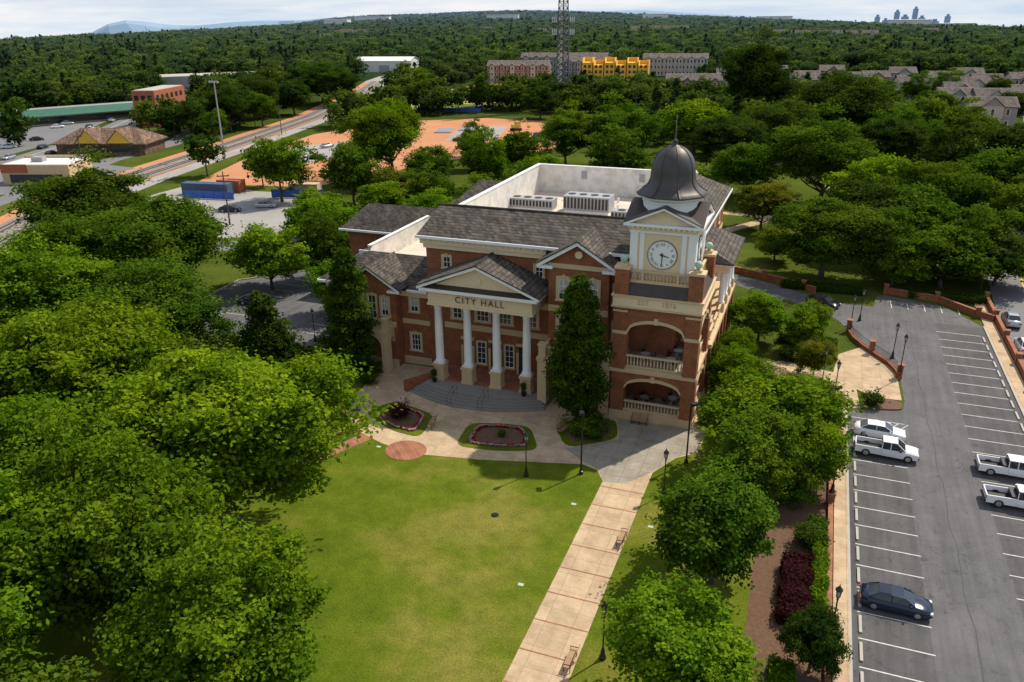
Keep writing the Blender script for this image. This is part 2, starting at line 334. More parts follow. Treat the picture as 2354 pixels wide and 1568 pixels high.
B.g('pediment','cream').add([(-38.6,74.95,12.1),(-26.6,74.95,12.1),(ax_,74.95,14.75),(-38.6,75.3,12.1),(-26.6,75.3,12.1),(ax_,75.3,14.75)],[(0,1,2),(5,4,3),(0,2,5,3),(1,4,5,2)])
def rake(part,m,x0,z0,x1,z1,y0,y1,t=0.32): B.g(part,m).hexa([(x0,y0,z0-t),(x1,y0,z1-t),(x1,y1,z1-t),(x0,y1,z0-t)],[(x0,y0,z0),(x1,y0,z1),(x1,y1,z1),(x0,y1,z0)])
rake('rake_cornice','white',-39.75,12.28,ax_,15.15,74.2,74.9); rake('rake_cornice','white',ax_,15.15,-25.45,12.28,74.2,74.9)
B.g('portico_lead','bronze').slab([(-38.8,74.3,12.16),(-26.4,74.3,12.16),(-26.4,74.9,12.5),(-38.8,74.9,12.5)],0.05)
R.slab([(-39.85,74.12,12.42),(ax_,74.12,15.32),(ax_,79.6,15.32),(-39.85,79.6,12.42)],0.16)
R.slab([(ax_,74.12,15.32),(-25.35,74.12,12.42),(-25.35,79.6,12.42),(ax_,79.6,15.32)],0.16)
rc=B.g('ridge_caps','roof'); rc.box(ax_-.14,ax_+.14,74.1,79.6,15.3,15.42); rc.box(-41.4,-12.1,84.25,84.5,19.1,19.22)
B.g('medallion','cream').tube((ax_,74.95,13.35),(ax_,74.82,13.35),0.42,0.42,20)
text('lettering','CITY HALL',1.0,(-32.5,74.83,10.92),(pi/2,0,0),'letter',B.e,.012).data.space_character=1.25
# portico back wall
B.fb('stone_bands','stone',FM,-39,-26,5.6,6.3,0,0.1); B.fb('stone_bands','stone',FM,-39,-26,9.2,10.0,0,0.1)
for x,wd in ((-37.3,1.1),(-34.1,1.5),(-31.3,1.5),(-28.0,1.1)):
    B.window(FM,x,6.9,8.9,wd,3 if wd>1.2 else 2,3,0.3)
for x in (-36.1,-32.6,-29.1):
    B.fb('doors','door',FM,x-.55,x+.55,.81,3.3,0,0.08); B.fb('door_surrounds','stone',FM,x-.85,x-.55,.81,3.6,0,0.16); B.fb('door_surrounds','stone',FM,x+.55,x+.85,.81,3.6,0,0.16); B.fb('door_surrounds','stone',FM,x-.85,x+.85,4.35,4.7,0,.17)
    B.fb('transoms','glass',FM,x-.55,x+.55,3.4,4.3,0,0.06)
for x in (-34.35,-30.85): B.window(FM,x,1.5,4.3,1.1,2,4,0.12)
# ---- central right bay
FB=('y',77.0,-1); W(-25.3,-18.7,77,79.5,0,15.6)
B.fb('stone_bands','stone',FB,-25.3,-18.7,10.2,10.9,0,.08); B.fb('stone_bands','stone',FB,-25.3,-18.7,15.1,15.6,0,.12)
B.g('bay_gable','brick').add([(-25.3,77.02,15.6),(-18.7,77.02,15.6),(-22,77.02,18.0),(-25.3,84,15.6),(-18.7,84,15.6),(-22,84,18.0)],[(0,1,2),(5,4,3),(0,2,5,3),(1,4,5,2)])
rake('rake_cornice','white',-26.4,15.55,-22,18.25,76.2,76.9,0.4); rake('rake_cornice','white',-22,18.25,-17.6,15.55,76.2,76.9,0.4)
g=B.g('fascia','white'); g.box(-26.4,-24.7,76.3,77.0,15.1,15.42); g.box(-19.3,-17.6,76.3,77.0,15.1,15.42)
R.slab([(-26.5,76.1,15.68),(-22,76.1,18.4),(-22,84,18.4),(-26.5,79.2,15.68)],0.16)
R.slab([(-22,76.1,18.4),(-17.5,76.1,15.68),(-17.5,79.2,15.68),(-22,84,18.4)],0.16)
B.g('medallion','cream').tube((-22,77.0,16.7),(-22,76.85,16.7),0.4,0.4,20)
for x in (-23.6,-20.4): B.window(FB,x,11.6,13.9,1.1,2,3,.3,True); B.window(FB,x,7.2,9.6,1.1,2,3,.3)
for px in (-25.1,-21.3,-18.2):
    s_=B.g('porch_piers','stone'); s_.box(px-.5,px+.5,74.2,75.2,0,5.4)
    s_.box(px-.4,px+.4,74.3,75.1,5.8,7.1); s_.box(px-.5,px+.5,74.2,75.2,7.1,7.3)
B.g('porch_slab','stone').box(-25.7,-17.5,74.1,77,5.4,5.8); B.balus((-24.7,74.7),(-21.7,74.7),5.8,1.2); B.balus((-20.9,74.7),(-18.6,74.7),5.8,1.2); B.balus((-25.1,75.1),(-25.1,77),5.8,1.2)
for x in (-23.6,-20.4): B.window(FB,x,1.6,4.0,1.1,2,3,.3)
W(-18.7,-17.5,78,79.5,0,16); B.window(('y',78.0,-1),-18.1,7.2,9.4,.6,1,3,.15); B.window(('y',78.0,-1),-18.1,11.6,13.6,.6,1,3,.15)
# ---- left wing
FW=('y',79.8,-1); W(-55,-41,79.8,104,0,9.4)
W(-51,-44.8,78.2,79.8,0,10.0)
R.slab([(-55.9,79.0,9.9),(-40.9,79.0,9.9),(-40.9,84.3,12.5),(-51.5,84.3,12.5)],0.2)
R.slab([(-55.9,79.0,9.9),(-51.5,84.3,12.5),(-53.2,88.0,12.2),(-53.2,104.5,12.2),(-55.9,104.5,9.9)],0.2)
R.slab([(-52.2,77.2,10.3),(-47.9,77.2,12.9),(-47.9,84.3,12.75),(-52.2,80.0,10.3)],0.16)
R.slab([(-47.9,77.2,12.9),(-43.6,77.2,10.3),(-43.6,80.0,10.3),(-47.9,84.3,12.75)],0.16)
B.g('wing_gable','brick').add([(-51,78.22,10.0),(-44.8,78.22,10.0),(-47.9,78.22,12.3),(-51,82,10.0),(-44.8,82,10.0),(-47.9,82,12.3)],[(0,1,2),(5,4,3),(0,2,5,3),(1,4,5,2)])
rake('rake_cornice','white',-52.1,10.15,-47.9,12.75,77.3,77.95,0.36); rake('rake_cornice','white',-47.9,12.75,-43.7,10.15,77.3,77.95,0.36)
g=B.g('fascia','white'); g.box(-52.1,-50.4,77.4,78.1,9.75,10.02); g.box(-45.4,-43.7,77.4,78.1,9.75,10.02); g.box(-43.6,-40.95,78.85,79.02,9.62,9.9); g.box(-55.9,-52.2,78.85,79.02,9.62,9.9); g.box(-56.0,-55.85,79.0,104.5,9.62,9.9)
c=B.g('cornice','cream'); c.box(-44.8,-41,79.4,79.8,8.9,9.5); c.box(-55,-51,79.4,79.8,8.9,9.5)
g=B.g('parapet_walls','ribw'); g.box(-53.3,-53.0,87,104.2,9.4,12.25); g.box(-53.0,-41.05,84.3,84.5,9.5,12.45); g.box(-53.0,-41.05,104.2,104.5,9.4,12.1)
B.g('roof_deck','rfloor').box(-53,-41.05,84.5,104.2,9.4,9.5); B.g('parapet_coping','white').box(-53.35,-52.9,87,104.2,12.25,12.34)
FG=('y',78.2,-1)
for f_,a,b_ in ((FW,-44.8,-41),(FG,-51,-44.8),(FW,-55,-51)):
    B.fb('stone_bands','stone',f_,a,b_,5.3,5.9,0,.09); B.fb('plinth','stone',f_,a-.04,b_+.04,0,1.0,0,.1); 
B.window(FW,-43.1,6.9,9.0,1.0,2,3,.25,True); B.window(FW,-43.1,1.9,4.0,1.2,3,3,.25)
B.window(FG,-49.5,6.6,8.8,.9,2,3,.25,True); B.window(FG,-46.2,6.6,8.8,.9,2,3,.25,True); B.window(FG,-47.9,6.1,9.0,1.0,2,3,.2)
FWX=('x',-55.0,-1)
for y in (83,88,93,98): B.window(FWX,y,6.8,8.8,1.0); B.window(FWX,y,1.9,4.0,1.2)
B.fb('stone_bands','stone',FWX,79.8,104,5.3,5.9,0,.09)
s_=B.g('balcony_stone','stone')
for x in (-50.5,-45.4):
    s_.box(x-.45,x+.45,76.0,76.9,0,5.2); s_.box(x-.35,x+.35,76.1,76.8,5.6,6.8); s_.box(x-.45,x+.45,76.0,76.9,6.8,6.95)
s_.box(-51.0,-44.9,75.9,78.1,5.2,5.6)
B.arch('balcony_stone','stone',('y',76.1,1),-50.05,-45.85,3.4,4.8,5.2,0,.6); B.arch('balcony_stone','stone',('x',-45.7,1),76.9,78.1,3.4,4.3,5.2,0,.6,8)
B.balus((-50.1,76.45),(-45.8,76.45),5.6,1.1); B.balus((-45.4,76.9),(-45.4,78.1),5.6,1.1)
# rear-left wings
W(-66,-53,102.6,112,0,9.6); R.slab([(-67,101.7,9.9),(-50,101.7,9.9),(-50,106.7,12.9),(-64.5,106.7,12.9)],.2); R.slab([(-67,101.7,9.9),(-64.5,106.7,12.9),(-67,112,9.9)],.2); R.slab([(-50,106.7,12.9),(-50,112,9.9),(-67,112,9.9),(-64.5,106.7,12.9)],.2)
W(-50.5,-41,108,119.3,0,13); R.slab([(-51.3,107.2,13.0),(-41,107.2,13.0),(-41,113.5,16.2),(-48.5,113.5,16.2)],.2); R.slab([(-51.3,107.2,13.0),(-48.5,113.5,16.2),(-51.3,120,13)],.2); R.slab([(-48.5,113.5,16.2),(-41,113.5,16.2),(-41,120,13),(-51.3,120,13)],.2)
B.g('fascia','white').box(-51.4,-41,107.0,107.2,12.7,13.0); B.g('fascia','white').box(-67.1,-53,101.5,101.7,9.6,9.9)
def hvac(x,y,w,d,h):
    g=B.g('roof_units','hvac'); g.box(x-w/2,x+w/2,y-d/2,y+d/2,14.2,13.8+h)
    for i in range(int(w/0.5)): 
        B.g('unit_grilles','black').box(x-w/2+.1+i*.5,x-w/2+.4+i*.5,y-d/2-.03,y-d/2,14.5,13.6+h)
    n=max(1,int(w/1.6))
    for i in range(n): B.g('unit_fans','black').tube((x-w/2+(i+.5)*w/n,y,13.8+h),(x-w/2+(i+.5)*w/n,y,13.86+h),.55,.55,14)
    B.g('unit_curbs','white').box(x-w/2+.1,x+w/2-.1,y-d/2+.1,y+d/2-.1,13.8,14.2)
hvac(-37.6,107,6.5,2.4,1.7); hvac(-29.6,108,6.6,3.2,2.4); hvac(-24,104.5,2.6,2,1.4); hvac(-21,101,2.2,1.6,1.4); hvac(-24.5,99.5,1.6,1.4,1.2)
for x,y in ((-35,114),(-27,115),(-33,111),(-26,110.5),(-21,112)): B.g('roof_vents','white').tube((x,y,13.8),(x,y,14.5),.16,.16,8)
for x in (-33.5,-24.5): B.g('parapet_hatches','hvac').box(x-.4,x+.4,119.0,119.09,16.2,17.4)
# ---- east side
FE=('x',-12.2,1)
W(-12.2,-9.0,83,106,0,1.2); B.g('terrace_slab','stone').box(-12.2,-8.4,83,106,5.6,6.1)
for y in (83.9,87.6,91.3,95,98.7,102.4,105.6):
    W(-9.4,-8.5,y-.5,y+.5,0,5.6)
for i,(a,b_) in enumerate([(84.4,87.1),(88.1,90.8),(91.8,94.5),(95.5,98.2),(99.2,101.9),(102.9,105.1)]):
    B.arch('brick_walls','brick',('x',-8.7,-1),a,b_,3.2,4.6,5.6,0,.5,10); B.balus((-8.9,a),(-8.9,b_),6.1,1.1)
for y in (94.3,97.6,101.0,104.6):
    s_=B.g('pedestals','stone'); s_.box(-9.4,-8.5,y-.45,y+.45,6.1,7.2); B.g('columns','white').lathe([(0.42,7.2),(0.42,7.35),(0.34,7.4),(0.33,9),(0.28,10.9),(0.4,11.1)],-8.95,y,16)
B.g('entablature','cream').box(-12.2,-8.3,93.6,105.4,11.1,12.0); B.g('portico_cornice','white').box(-12.2,-7.9,93.2,105.8,12.0,12.25)
R.slab([(-7.7,93,12.4),(-7.7,106,12.4),(-12.2,104,14.2),(-12.2,95,14.2)],.15); R.slab([(-7.7,93,12.4),(-12.2,95,14.2),(-12.2,93,12.4)],.15)
for y in (85.5,89.5,93,97,101,105,109,114):
    B.window(FE,y,7.2,9.4,1.1); 
    if y>106: B.window(FE,y,1.9,4.0,1.1)
    B.window(FE,y,12.2,13.8,1.0)
B.fb('stone_bands','stone',FE,83,119.3,10.4,11.0,0,.08); B.g('fascia','white').box(-11.35,-11.2,83,119.9,15.7,16.0); B.g('cornice','cream').box(-12.2,-11.8,83,119.3,15.1,15.7)
# ================================================================== CLOCK TOWER (part of the hall)
X0,X1,Y0,Y1=-17.5,-8.8,74.4,83.0; pw=1.4
for x in (X0,X1-pw):
    for y in (Y0,Y1-pw): 
        W(x,x+pw,y,y+pw,0.9,12.5); W(x,x+pw,y,y+pw,13.8,16.45)
        B.g('plinth','stone').box(x-.08,x+pw+.08,y-.08,y+pw+.08,0,0.9)
        B.g('tower_caps','stone').box(x-.1,x+pw+.1,y-.1,y+pw+.1,16.45,16.7); B.g('tower_caps','stone').box(x+.3,x+pw-.3,y+.3,y+pw-.3,16.7,16.95)
        B.g('finial_balls','verd').lathe([(0.12,16.95),(0.16,17.02),(0.3,17.14),(0.38,17.35),(0.36,17.55),(0.24,17.72),(0.05,17.8)],x+pw/2,y+pw/2,16)
        for z in (5.35,9.6): B.g('tower_bands','stone').box(x-.05,x+pw+.05,y-.05,y+pw+.05,z,z+.35)
        B.g('tower_bands','stone').box(x-.06,x+pw+.06,y-.06,y+pw+.06,12.0,12.2)
FT=('y',Y0+.1,1); FTX=('x',X1-.1,-1); FTL=('x',X0+.1,1)
for f_,u0,u1 in ((FT,X0+pw,X1-pw),(FTX,Y0+pw,Y1-pw),(FTL,Y0+pw,Y1-pw)):
    B.arch('tower_arches','brick',f_,u0,u1,3.5,4.6,5.35,0,.7,16); B.arch('tower_arches','brick',f_,u0,u1,9.7,11.0,12.5,0,.7,16)
    for zs,zc in ((3.5,4.6),(9.7,11.0)):
        B.arch('arch_trim','stone',(f_[0],f_[1],-f_[2]),u0,u1,zs,zc,(lambda t,zs=zs,zc=zc: zs+(zc-zs)*math.sqrt(max(0,1-(2*t-1)**2))+0.34),-0.02,0.07,16)
        B.fb('keystones','stone',(f_[0],f_[1],-f_[2]),(u0+u1)/2-.2,(u0+u1)/2+.2,zc-.05,zc+.6,0.0,.13)
    B.fb('tower_bands','stone',(f_[0],f_[1],-f_[2]),u0,u1,5.35,5.85,-.7,.12)
B.balus((X0+pw,Y0+.5),(X1-pw,Y0+.5),.9,1.1); B.balus((X0+pw,Y0+.5),(X1-pw,Y0+.5),5.87,1.35)
B.balus((X1-.5,Y0+pw),(X1-.5,Y1-pw),.9,1.1); B.balus((X1-.5,Y0+pw),(X1-.5,Y1-pw),5.87,1.35)
B.balus((X0+.5,Y0+pw),(X0+.5,Y1-pw),5.87,1.35)
B.g('plinth','stone').box(X0+pw,X1-pw,Y0+.15,Y0+.85,0,.88); B.g('plinth','stone').box(X1-.85,X1-.15,Y0+pw,Y1-pw,0,.88)
B.g('tower_floors','concg').box(X0+.3,X1-.3,Y0+.9,Y1,.3,.5); B.g('tower_floors','concg').box(X0+.85,X1-.85,Y0+.85,Y1,5.3,5.7); B.g('tower_floors','cream').box(X0+.85,X1-.85,Y0+.85,Y1,11.6,12.4)
W(X0+pw,X1-pw,Y1-.5,Y1,.5,12.5)
FTB=('y',Y1-.5,-1)
for x in (-15.2,-12.9,-10.9): B.window(FTB,x,1.3,3.6,1.0,2,3,.2); B.window(FTB,x,6.6,9.2,1.0,2,3,.2)
f=B.g('frieze','cream'); f.box(X0-.1,X1+.1,Y0-.1,Y1+.1,12.5,13.8)
f=B.g('tower_bands','stone'); f.box(X0-.22,X1+.22,Y0-.22,Y1+.22,12.5,12.68); f.box(X0-.25,X1+.25,Y0-.25,Y1+.25,13.66,13.84)
text('frieze_lettering','EST.     1876',.75,((X0+X1)/2,Y0-.112,13.18),(pi/2,0,0),'letter2',B.e,.01)
W(X0+.6,X1-.6,Y0+.6,Y1-.6,13.8,14.9)
m_=B.g('metal_canopy','bronze')
m_.slab([(X0+pw,Y0-.05,13.92),(X1-pw,Y0-.05,13.92),(X1-pw,Y0+.62,15.0),(X0+pw,Y0+.62,15.0)],.05)
m_.slab([(X1+.05,Y0+pw,13.92),(X1+.05,Y1-pw,13.92),(X1-.62,Y1-pw,15.0),(X1-.62,Y0+pw,15.0)],.05)
m_.slab([(X0+.62,Y0+pw,15.0),(X0+.62,Y1-pw,15.0),(X0-.05,Y1-pw,13.92),(X0-.05,Y0+pw,13.92)],.05)
B.g('tower_bands','stone').box(X0+.62,X1-.62,Y0+.62,Y1-.62,14.9,15.1)
B.balus((X0+pw,Y0+.85),(X1-pw,Y0+.85),15.1,1.15,'cream'); B.balus((X1-.85,Y0+pw),(X1-.85,Y1-pw),15.1,1.15,'cream')
for x in (-14.9,-11.4): B.g('tower_caps','stone').box(x-.14,x+.14,Y0+.68,Y0+1.02,15.1,16.28)
cx,cy=-13.15,78.75; hs=3.1
C=B.g('clock_stage','cream'); C.box(cx-hs,cx+hs,cy-hs,cy+hs,15.1,20.3)
Wt=B.g('clock_stage_trim','white')
for sx in (-1,1):
    for sy in (-1,1):
        px,py=cx+sx*(hs-.25),cy+sy*(hs-.25); Wt.box(px-.38,px+.38,py-.38,py+.38,15.1,20.0)
        px2=cx+sx*(hs-1.05); Wt.box(px2-.22,px2+.22,cy+sy*hs-.1,cy+sy*hs+.1,15.1,20.0); py2=cy+sy*(hs-1.05); Wt.box(cx+sx*hs-.1,cx+sx*hs+.1,py2-.22,py2+.22,15.1,20.0)
Wt.box(cx-hs-.2,cx+hs+.2,cy-hs-.2,cy+hs+.2,20.0,20.2)
Cc=B.g('clock_cornice','cream'); Cc.box(cx-hs-.15,cx+hs+.15,cy-hs-.15,cy+hs+.15,20.2,20.75)
B.g('portico_cornice','white').box(cx-hs-.75,cx+hs+.75,cy-hs-.75,cy+hs+.75,20.75,21.0)
for i in range(13):
    x=cx-hs+.1+i*.5; B.g('clock_dentils','white').box(x-.1,x+.1,cy-hs-.45,cy-hs-.16,20.5,20.74); B.g('clock_dentils','white').box(cx+hs+.16,cx+hs+.45,cy-hs+.1+i*.5-.1,cy-hs+.1+i*.5+.1,20.5,20.74)
gz,ga=21.0,22.75; q=hs+.7
D=B.g('gable_roofs','bronze'); T=B.g('clock_pediments','cream')
for (dx,dy) in ((0,-1),(1,0),(0,1),(-1,0)):
    ox,oy=-dy,dx
    def pt(l,d,z): return (cx+ox*l+dx*d, cy+oy*l+dy*d, z)
    T.add([pt(-hs,hs+.05,gz),pt(hs,hs+.05,gz),pt(0,hs+.05,ga-.3)],[(0,1,2)])
    for s2 in (-1,1):
        tp=[pt(s2*(q+.05),q+.05,gz+.12),pt(0,q+.05,ga),pt(0,0,ga)]
        D.slab(tp,.1)
        a0=pt(s2*(q),q+.02,gz+.02); a1=pt(0,q+.02,ga-.06); b0=pt(s2*q,q-.3,gz+.02); b1=pt(0,q-.3,ga-.06)
        lo=lambda p:(p[0],p[1],p[2]-.24)
        B.g('rake_cornice','white').hexa([lo(a0),lo(a1),lo(b1),lo(b0)],[a0,a1,b1,b0])
def oct_(a): 
    a=(a+pi/8)%(pi/4)-pi/8; return 1/cos(a)*0.96
mod=lambda a,z: oct_(a) if z<23.8 else (1+(oct_(a)-1)*max(0,1-(z-23.8)/1.0))
B.g('drum','white').lathe([(2.75,21.2),(2.75,22.7),(2.85,22.75),(2.85,22.95),(3.25,23.15),(3.35,23.35)],cx,cy,32,mod)
prof=[(3.45,23.36),(3.42,23.5),(3.0,23.75),(2.6,24.1),(2.33,24.5),(2.2,24.95),(2.16,25.5),(2.12,26.0),(2.0,26.5),(1.8,26.95),(1.5,27.35),(1.1,27.7),(.6,27.95),(.22,28.08),(.16,28.3),(.3,28.42),(.16,28.55),(.06,28.7),(.03,30.9)]
B.g('dome','dome').lathe(prof,cx,cy,32,mod)
for k in range(8):
    a=pi/4*k+pi/8
    for (r0,z0),(r1,z1) in zip(prof[1:12],prof[2:13]):
        m0,m1=mod(a,z0),mod(a,z1); B.g('dome_ribs','dome').tube((cx+r0*m0*cos(a),cy+r0*m0*sin(a),z0+.02),(cx+r1*m1*cos(a),cy+r1*m1*sin(a),z1+.02),.045,.045,5)
num=['XII','I','II','III','IIII','V','VI','VII','VIII','IX','X','XI']
for face in (0,1):
    zc=17.9
    if face==0: org=Vector((cx,cy-hs,zc)); U=Vector((1,0,0)); Nn=Vector((0,-1,0)); base=(pi/2,0,0)
    else: org=Vector((cx+hs,cy,zc)); U=Vector((0,1,0)); Nn=Vector((1,0,0)); base=(pi/2,0,pi/2)
    Z=Vector((0,0,1))
    B.g('clock_rims','black').tube(org,org+Nn*.10,1.47,1.47,48); B.g('clock_faces','white').tube(org,org+Nn*.12,1.41,1.41,48)
    for k in range(12):
        a=2*pi*k/12; p=org+Nn*.125+(U*sin(a)+Z*cos(a))*1.06
        rm=Matrix.Rotation(base[2],4,'Z')@Matrix.Rotation(pi/2,4,'X')@Matrix.Rotation(-a,4,'Z')
        text('clock_numeral',num[k],.42,p,rm.to_euler(),'black',B.e,.01)
    for k in range(60):
        a=2*pi*k/60; d=U*sin(a)+Z*cos(a); B.g('clock_ticks','black').tube(org+Nn*.125+d*1.32,org+Nn*.125+d*1.39,.02,.02,4)
    for ang,ln,wd in ((2*pi*3.5/12,.72,.09),(2*pi*.5,1.12,.06)):
        d=U*sin(ang)+Z*cos(ang); B.g('clock_hands','black').tube(org+Nn*.16-d*.22,org+Nn*.16+d*ln,wd,.03,6)
B.done(smooth=('columns','dome','finial_balls'))
# ================================================================== GROUND
YAW=math.radians(21); CAMH=40.0
def terr(x,y):
    D=math.hypot(x,y); az=math.atan2(-x,y)-YAW
    if D<500 : return 0.0
    a=abs(math.degrees(az)); off=-1-(98 if az>0 else 80)*min(1.3,(a/33.0))**1.8
    t=min(1,max(0,(D-700)/4000)); s=t*t*(3-2*t)
    h=s*(off/1831*D+38)
    h+=s*D*0.0013*(sin(x*0.0019+1)+sin(y*0.0023+x*0.0011)+.6*sin(x*.006+y*.004))
    ad=math.degrees(az)
    if D>7000:
        h+= s*D*0.0150*math.exp(-((ad-24.6)/2.2)**2)
        h+= s*D*0.0125*math.exp(-((ad-21)/9)**2)
        h+= s*D*0.0060*math.exp(-((ad+14)/9)**2)
    return h
rings=[0,15,40,80,140,220,320,420,500,620,760,920,1100,1350,1650,2000,2400,2900,3500,4200,5000,6000,7000,7200,7600,8200,9000,10000,14000]
na=360; vs=[(0,0,0)]; fs=[]
for r in rings[1:]:
    for j in range(na):
        a=2*pi*j/na; x,y=r*cos(a),r*sin(a); vs.append((x,y,terr(x,y)-(0 if r<14000 else 400)))
for j in range(na): fs.append((0,1+j,1+(j+1)%na))
for i in range(len(rings)-2):
    for j in range(na):
        a=1+i*na; fs.append((a+j,a+na+j,a+na+(j+1)%na,a+(j+1)%na))
me=bpy.data.meshes.new('ground'); me.from_pydata(vs,[],fs); me.update()
m,nt,b=_nt('ground_cover'); p=pos(nt); v=N(nt,'ShaderNodeVectorMath',operation='LENGTH'); L(nt,p,v.inputs[0])
n1=noise(nt,p,0.05,6,.7); n2=noise(nt,p,3,4,.7)
near=mixc(nt,1.0,ramp(nt,n1,[(0.35,(0.05,0.075,0.012)),(0.6,(0.095,0.12,0.02)),(0.75,(0.17,0.14,0.05))]),ramp(nt,n2,[(0.3,(.6,.6,.6)),(.7,(1.3,1.3,1.3))]),'MULTIPLY')
n3=noise(nt,p,0.012,8,.75); farc=ramp(nt,n3,[(0.4,(0.012,0.028,0.012)),(0.6,(0.03,0.055,0.02))])
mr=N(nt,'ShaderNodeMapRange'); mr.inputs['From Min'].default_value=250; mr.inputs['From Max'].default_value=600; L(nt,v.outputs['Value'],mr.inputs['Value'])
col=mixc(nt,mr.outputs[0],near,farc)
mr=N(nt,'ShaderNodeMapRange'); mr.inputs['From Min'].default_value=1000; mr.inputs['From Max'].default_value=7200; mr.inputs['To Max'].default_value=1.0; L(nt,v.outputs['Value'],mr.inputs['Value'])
col=mixc(nt,mr.outputs[0],col,(0.26,0.36,0.47)); L(nt,col,b.inputs['Base Color']); b.inputs['Roughness'].default_value=1.0; b.inputs['Specular IOR Level'].default_value=0.0  # distance haze painted into the ground colour as a bluish blend
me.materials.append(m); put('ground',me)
def sheet(name,poly,m,z=0.004,h=None):
    g=G(); g.prism(poly,z-(h or 0.003),z); return single(name,[(g,m)])
def band(pts,w):
    l=[];r=[]
    for i,pq in enumerate(pts):
        a=Vector(pts[max(0,i-1)]); c_=Vector(pts[min(len(pts)-1,i+1)]); d=(c_-a).normalized(); n=Vector((-d.y,d.x))*w/2
        l.append((pq[0]+n.x,pq[1]+n.y)); r.append((pq[0]-n.x,pq[1]-n.y))
    return l,r
def strip(name,pts,w,m,z=0.004,h=None,offs=0):
    g=G()
    if offs: l,r=band(pts,offs*2); pts=l
    l,r=band(pts,w); hh=h or 0.003
    for i in range(len(pts)-1):
        g.hexa([(*l[i],z-hh),(*r[i],z-hh),(*r[i+1],z-hh),(*l[i+1],z-hh)],[(*l[i],z),(*r[i],z),(*r[i+1],z),(*l[i+1],z)])
    return single(name,[(g,m)])
sheet('lawn',[(-60,8),(-14.85,8),(-14.85,61.6),(-15.8,63.3),(-17.4,63.9),(-23.1,62.4),(-27.2,61.3),(-32.5,60.4),(-37.5,60.9),(-39.8,61.6),(-42,56),(-46,48),(-60,44)],'lawn',0.008)
sheet('lawn',[(-10.85,8),(4.6,8),(4.6,80),(-7,80),(-7.5,69.7),(-9.3,68),(-10.85,64.6)],'lawn',0.008)
sheet('lawn',[(-60,50),(-45,58),(-41.6,63.5),(-44.5,66.5),(-46,70),(-48,79),(-58,79),(-62,70)],'lawn',0.008)
pav=[(-50,79.4),(-46.3,75),(-46,70),(-44.5,66),(-42.3,63.2),(-40.5,62.0),(-37.5,60.9),(-34.5,60.3),(-32.5,60.35),(-27.2,61.3),(-23.1,62.4),(-17.4,63.9),(-15.8,63.3),(-14.85,61.6),(-14.85,8),(-10.85,8),(-10.85,64.6),(-9.3,68),(-7.5,69.7),(-7.2,74),(-7.2,83),(-17,83),(-17,79.4)]
sheet('concrete_path',pav,'conc',0.03,0.028)
sheet('paved_plaza',[(-16.4,73.9),(-15.3,69.8),(-19.8,66.1),(-17.4,64.3),(-15.8,63.5),(-14.8,61.5),(-12.8,62.0),(-10.9,64.7),(-9.35,68.1),(-7.6,69.8),(-7.3,74.2),(-16,74.2)],'concg',0.035)
g=G(); 
for i in range(19):
    y=60.8-i*3.05; g.box(-14.83,-10.87,y-.065,y+.065,0.031,0.0345)
single('brick_path_bands',[(g,'paver')])
circ=[(-34.6+2.1*cos(a*pi/12),60.5+1.9*sin(a*pi/12)) for a in range(24)]
sheet('brick_circle',circ,'paver',0.036)
sheet('brick_path',[(-40.5,62.1),(-38.9,61.6),(-40.9,57.2),(-42.8,53),(-46.5,47),(-48,48),(-43.8,54),(-41.9,58)],'paver',0.02,0.018)
def bed(poly,z=.06):
    sheet('planting_bed_edge',poly,'lawn',z,z-.002)
    cxm=sum(p[0] for p in poly)/len(poly); cym=sum(p[1] for p in poly)/len(poly)
    inner=[(cxm+(x-cxm)*.78,cym+(y-cym)*.78) for x,y in poly]; sheet('planting_bed',inner,'mulch',z+.05,.05); return cxm,cym
def rnd(poly,k=5):
    out=[]; n=len(poly)
    for i in range(n):
        a=Vector(poly[i-1]);b_=Vector(poly[i]);c_=Vector(poly[(i+1)%n])
        p0=b_+(a-b_)*.3; p1=b_+(c_-b_)*.3
        for j in range(k+1):
            t=j/k; out.append(tuple(p0*(1-t)**2+b_*2*t*(1-t)+p1*t*t))
    return out
b1=rnd([(-42.6,66.0),(-41.2,69.4),(-38.5,69.2),(-35.2,68.2),(-34.4,63.2),(-38,63.6)]); b2=rnd([(-31.0,67.8),(-27.6,68.9),(-24.6,69.2),(-22.2,64.9),(-26,63.4),(-30.4,62.9)]); b3=rnd([(-22.6,70.8),(-19.5,72.9),(-16.6,73.8),(-15.4,69.8),(-19.8,66.2)],4)
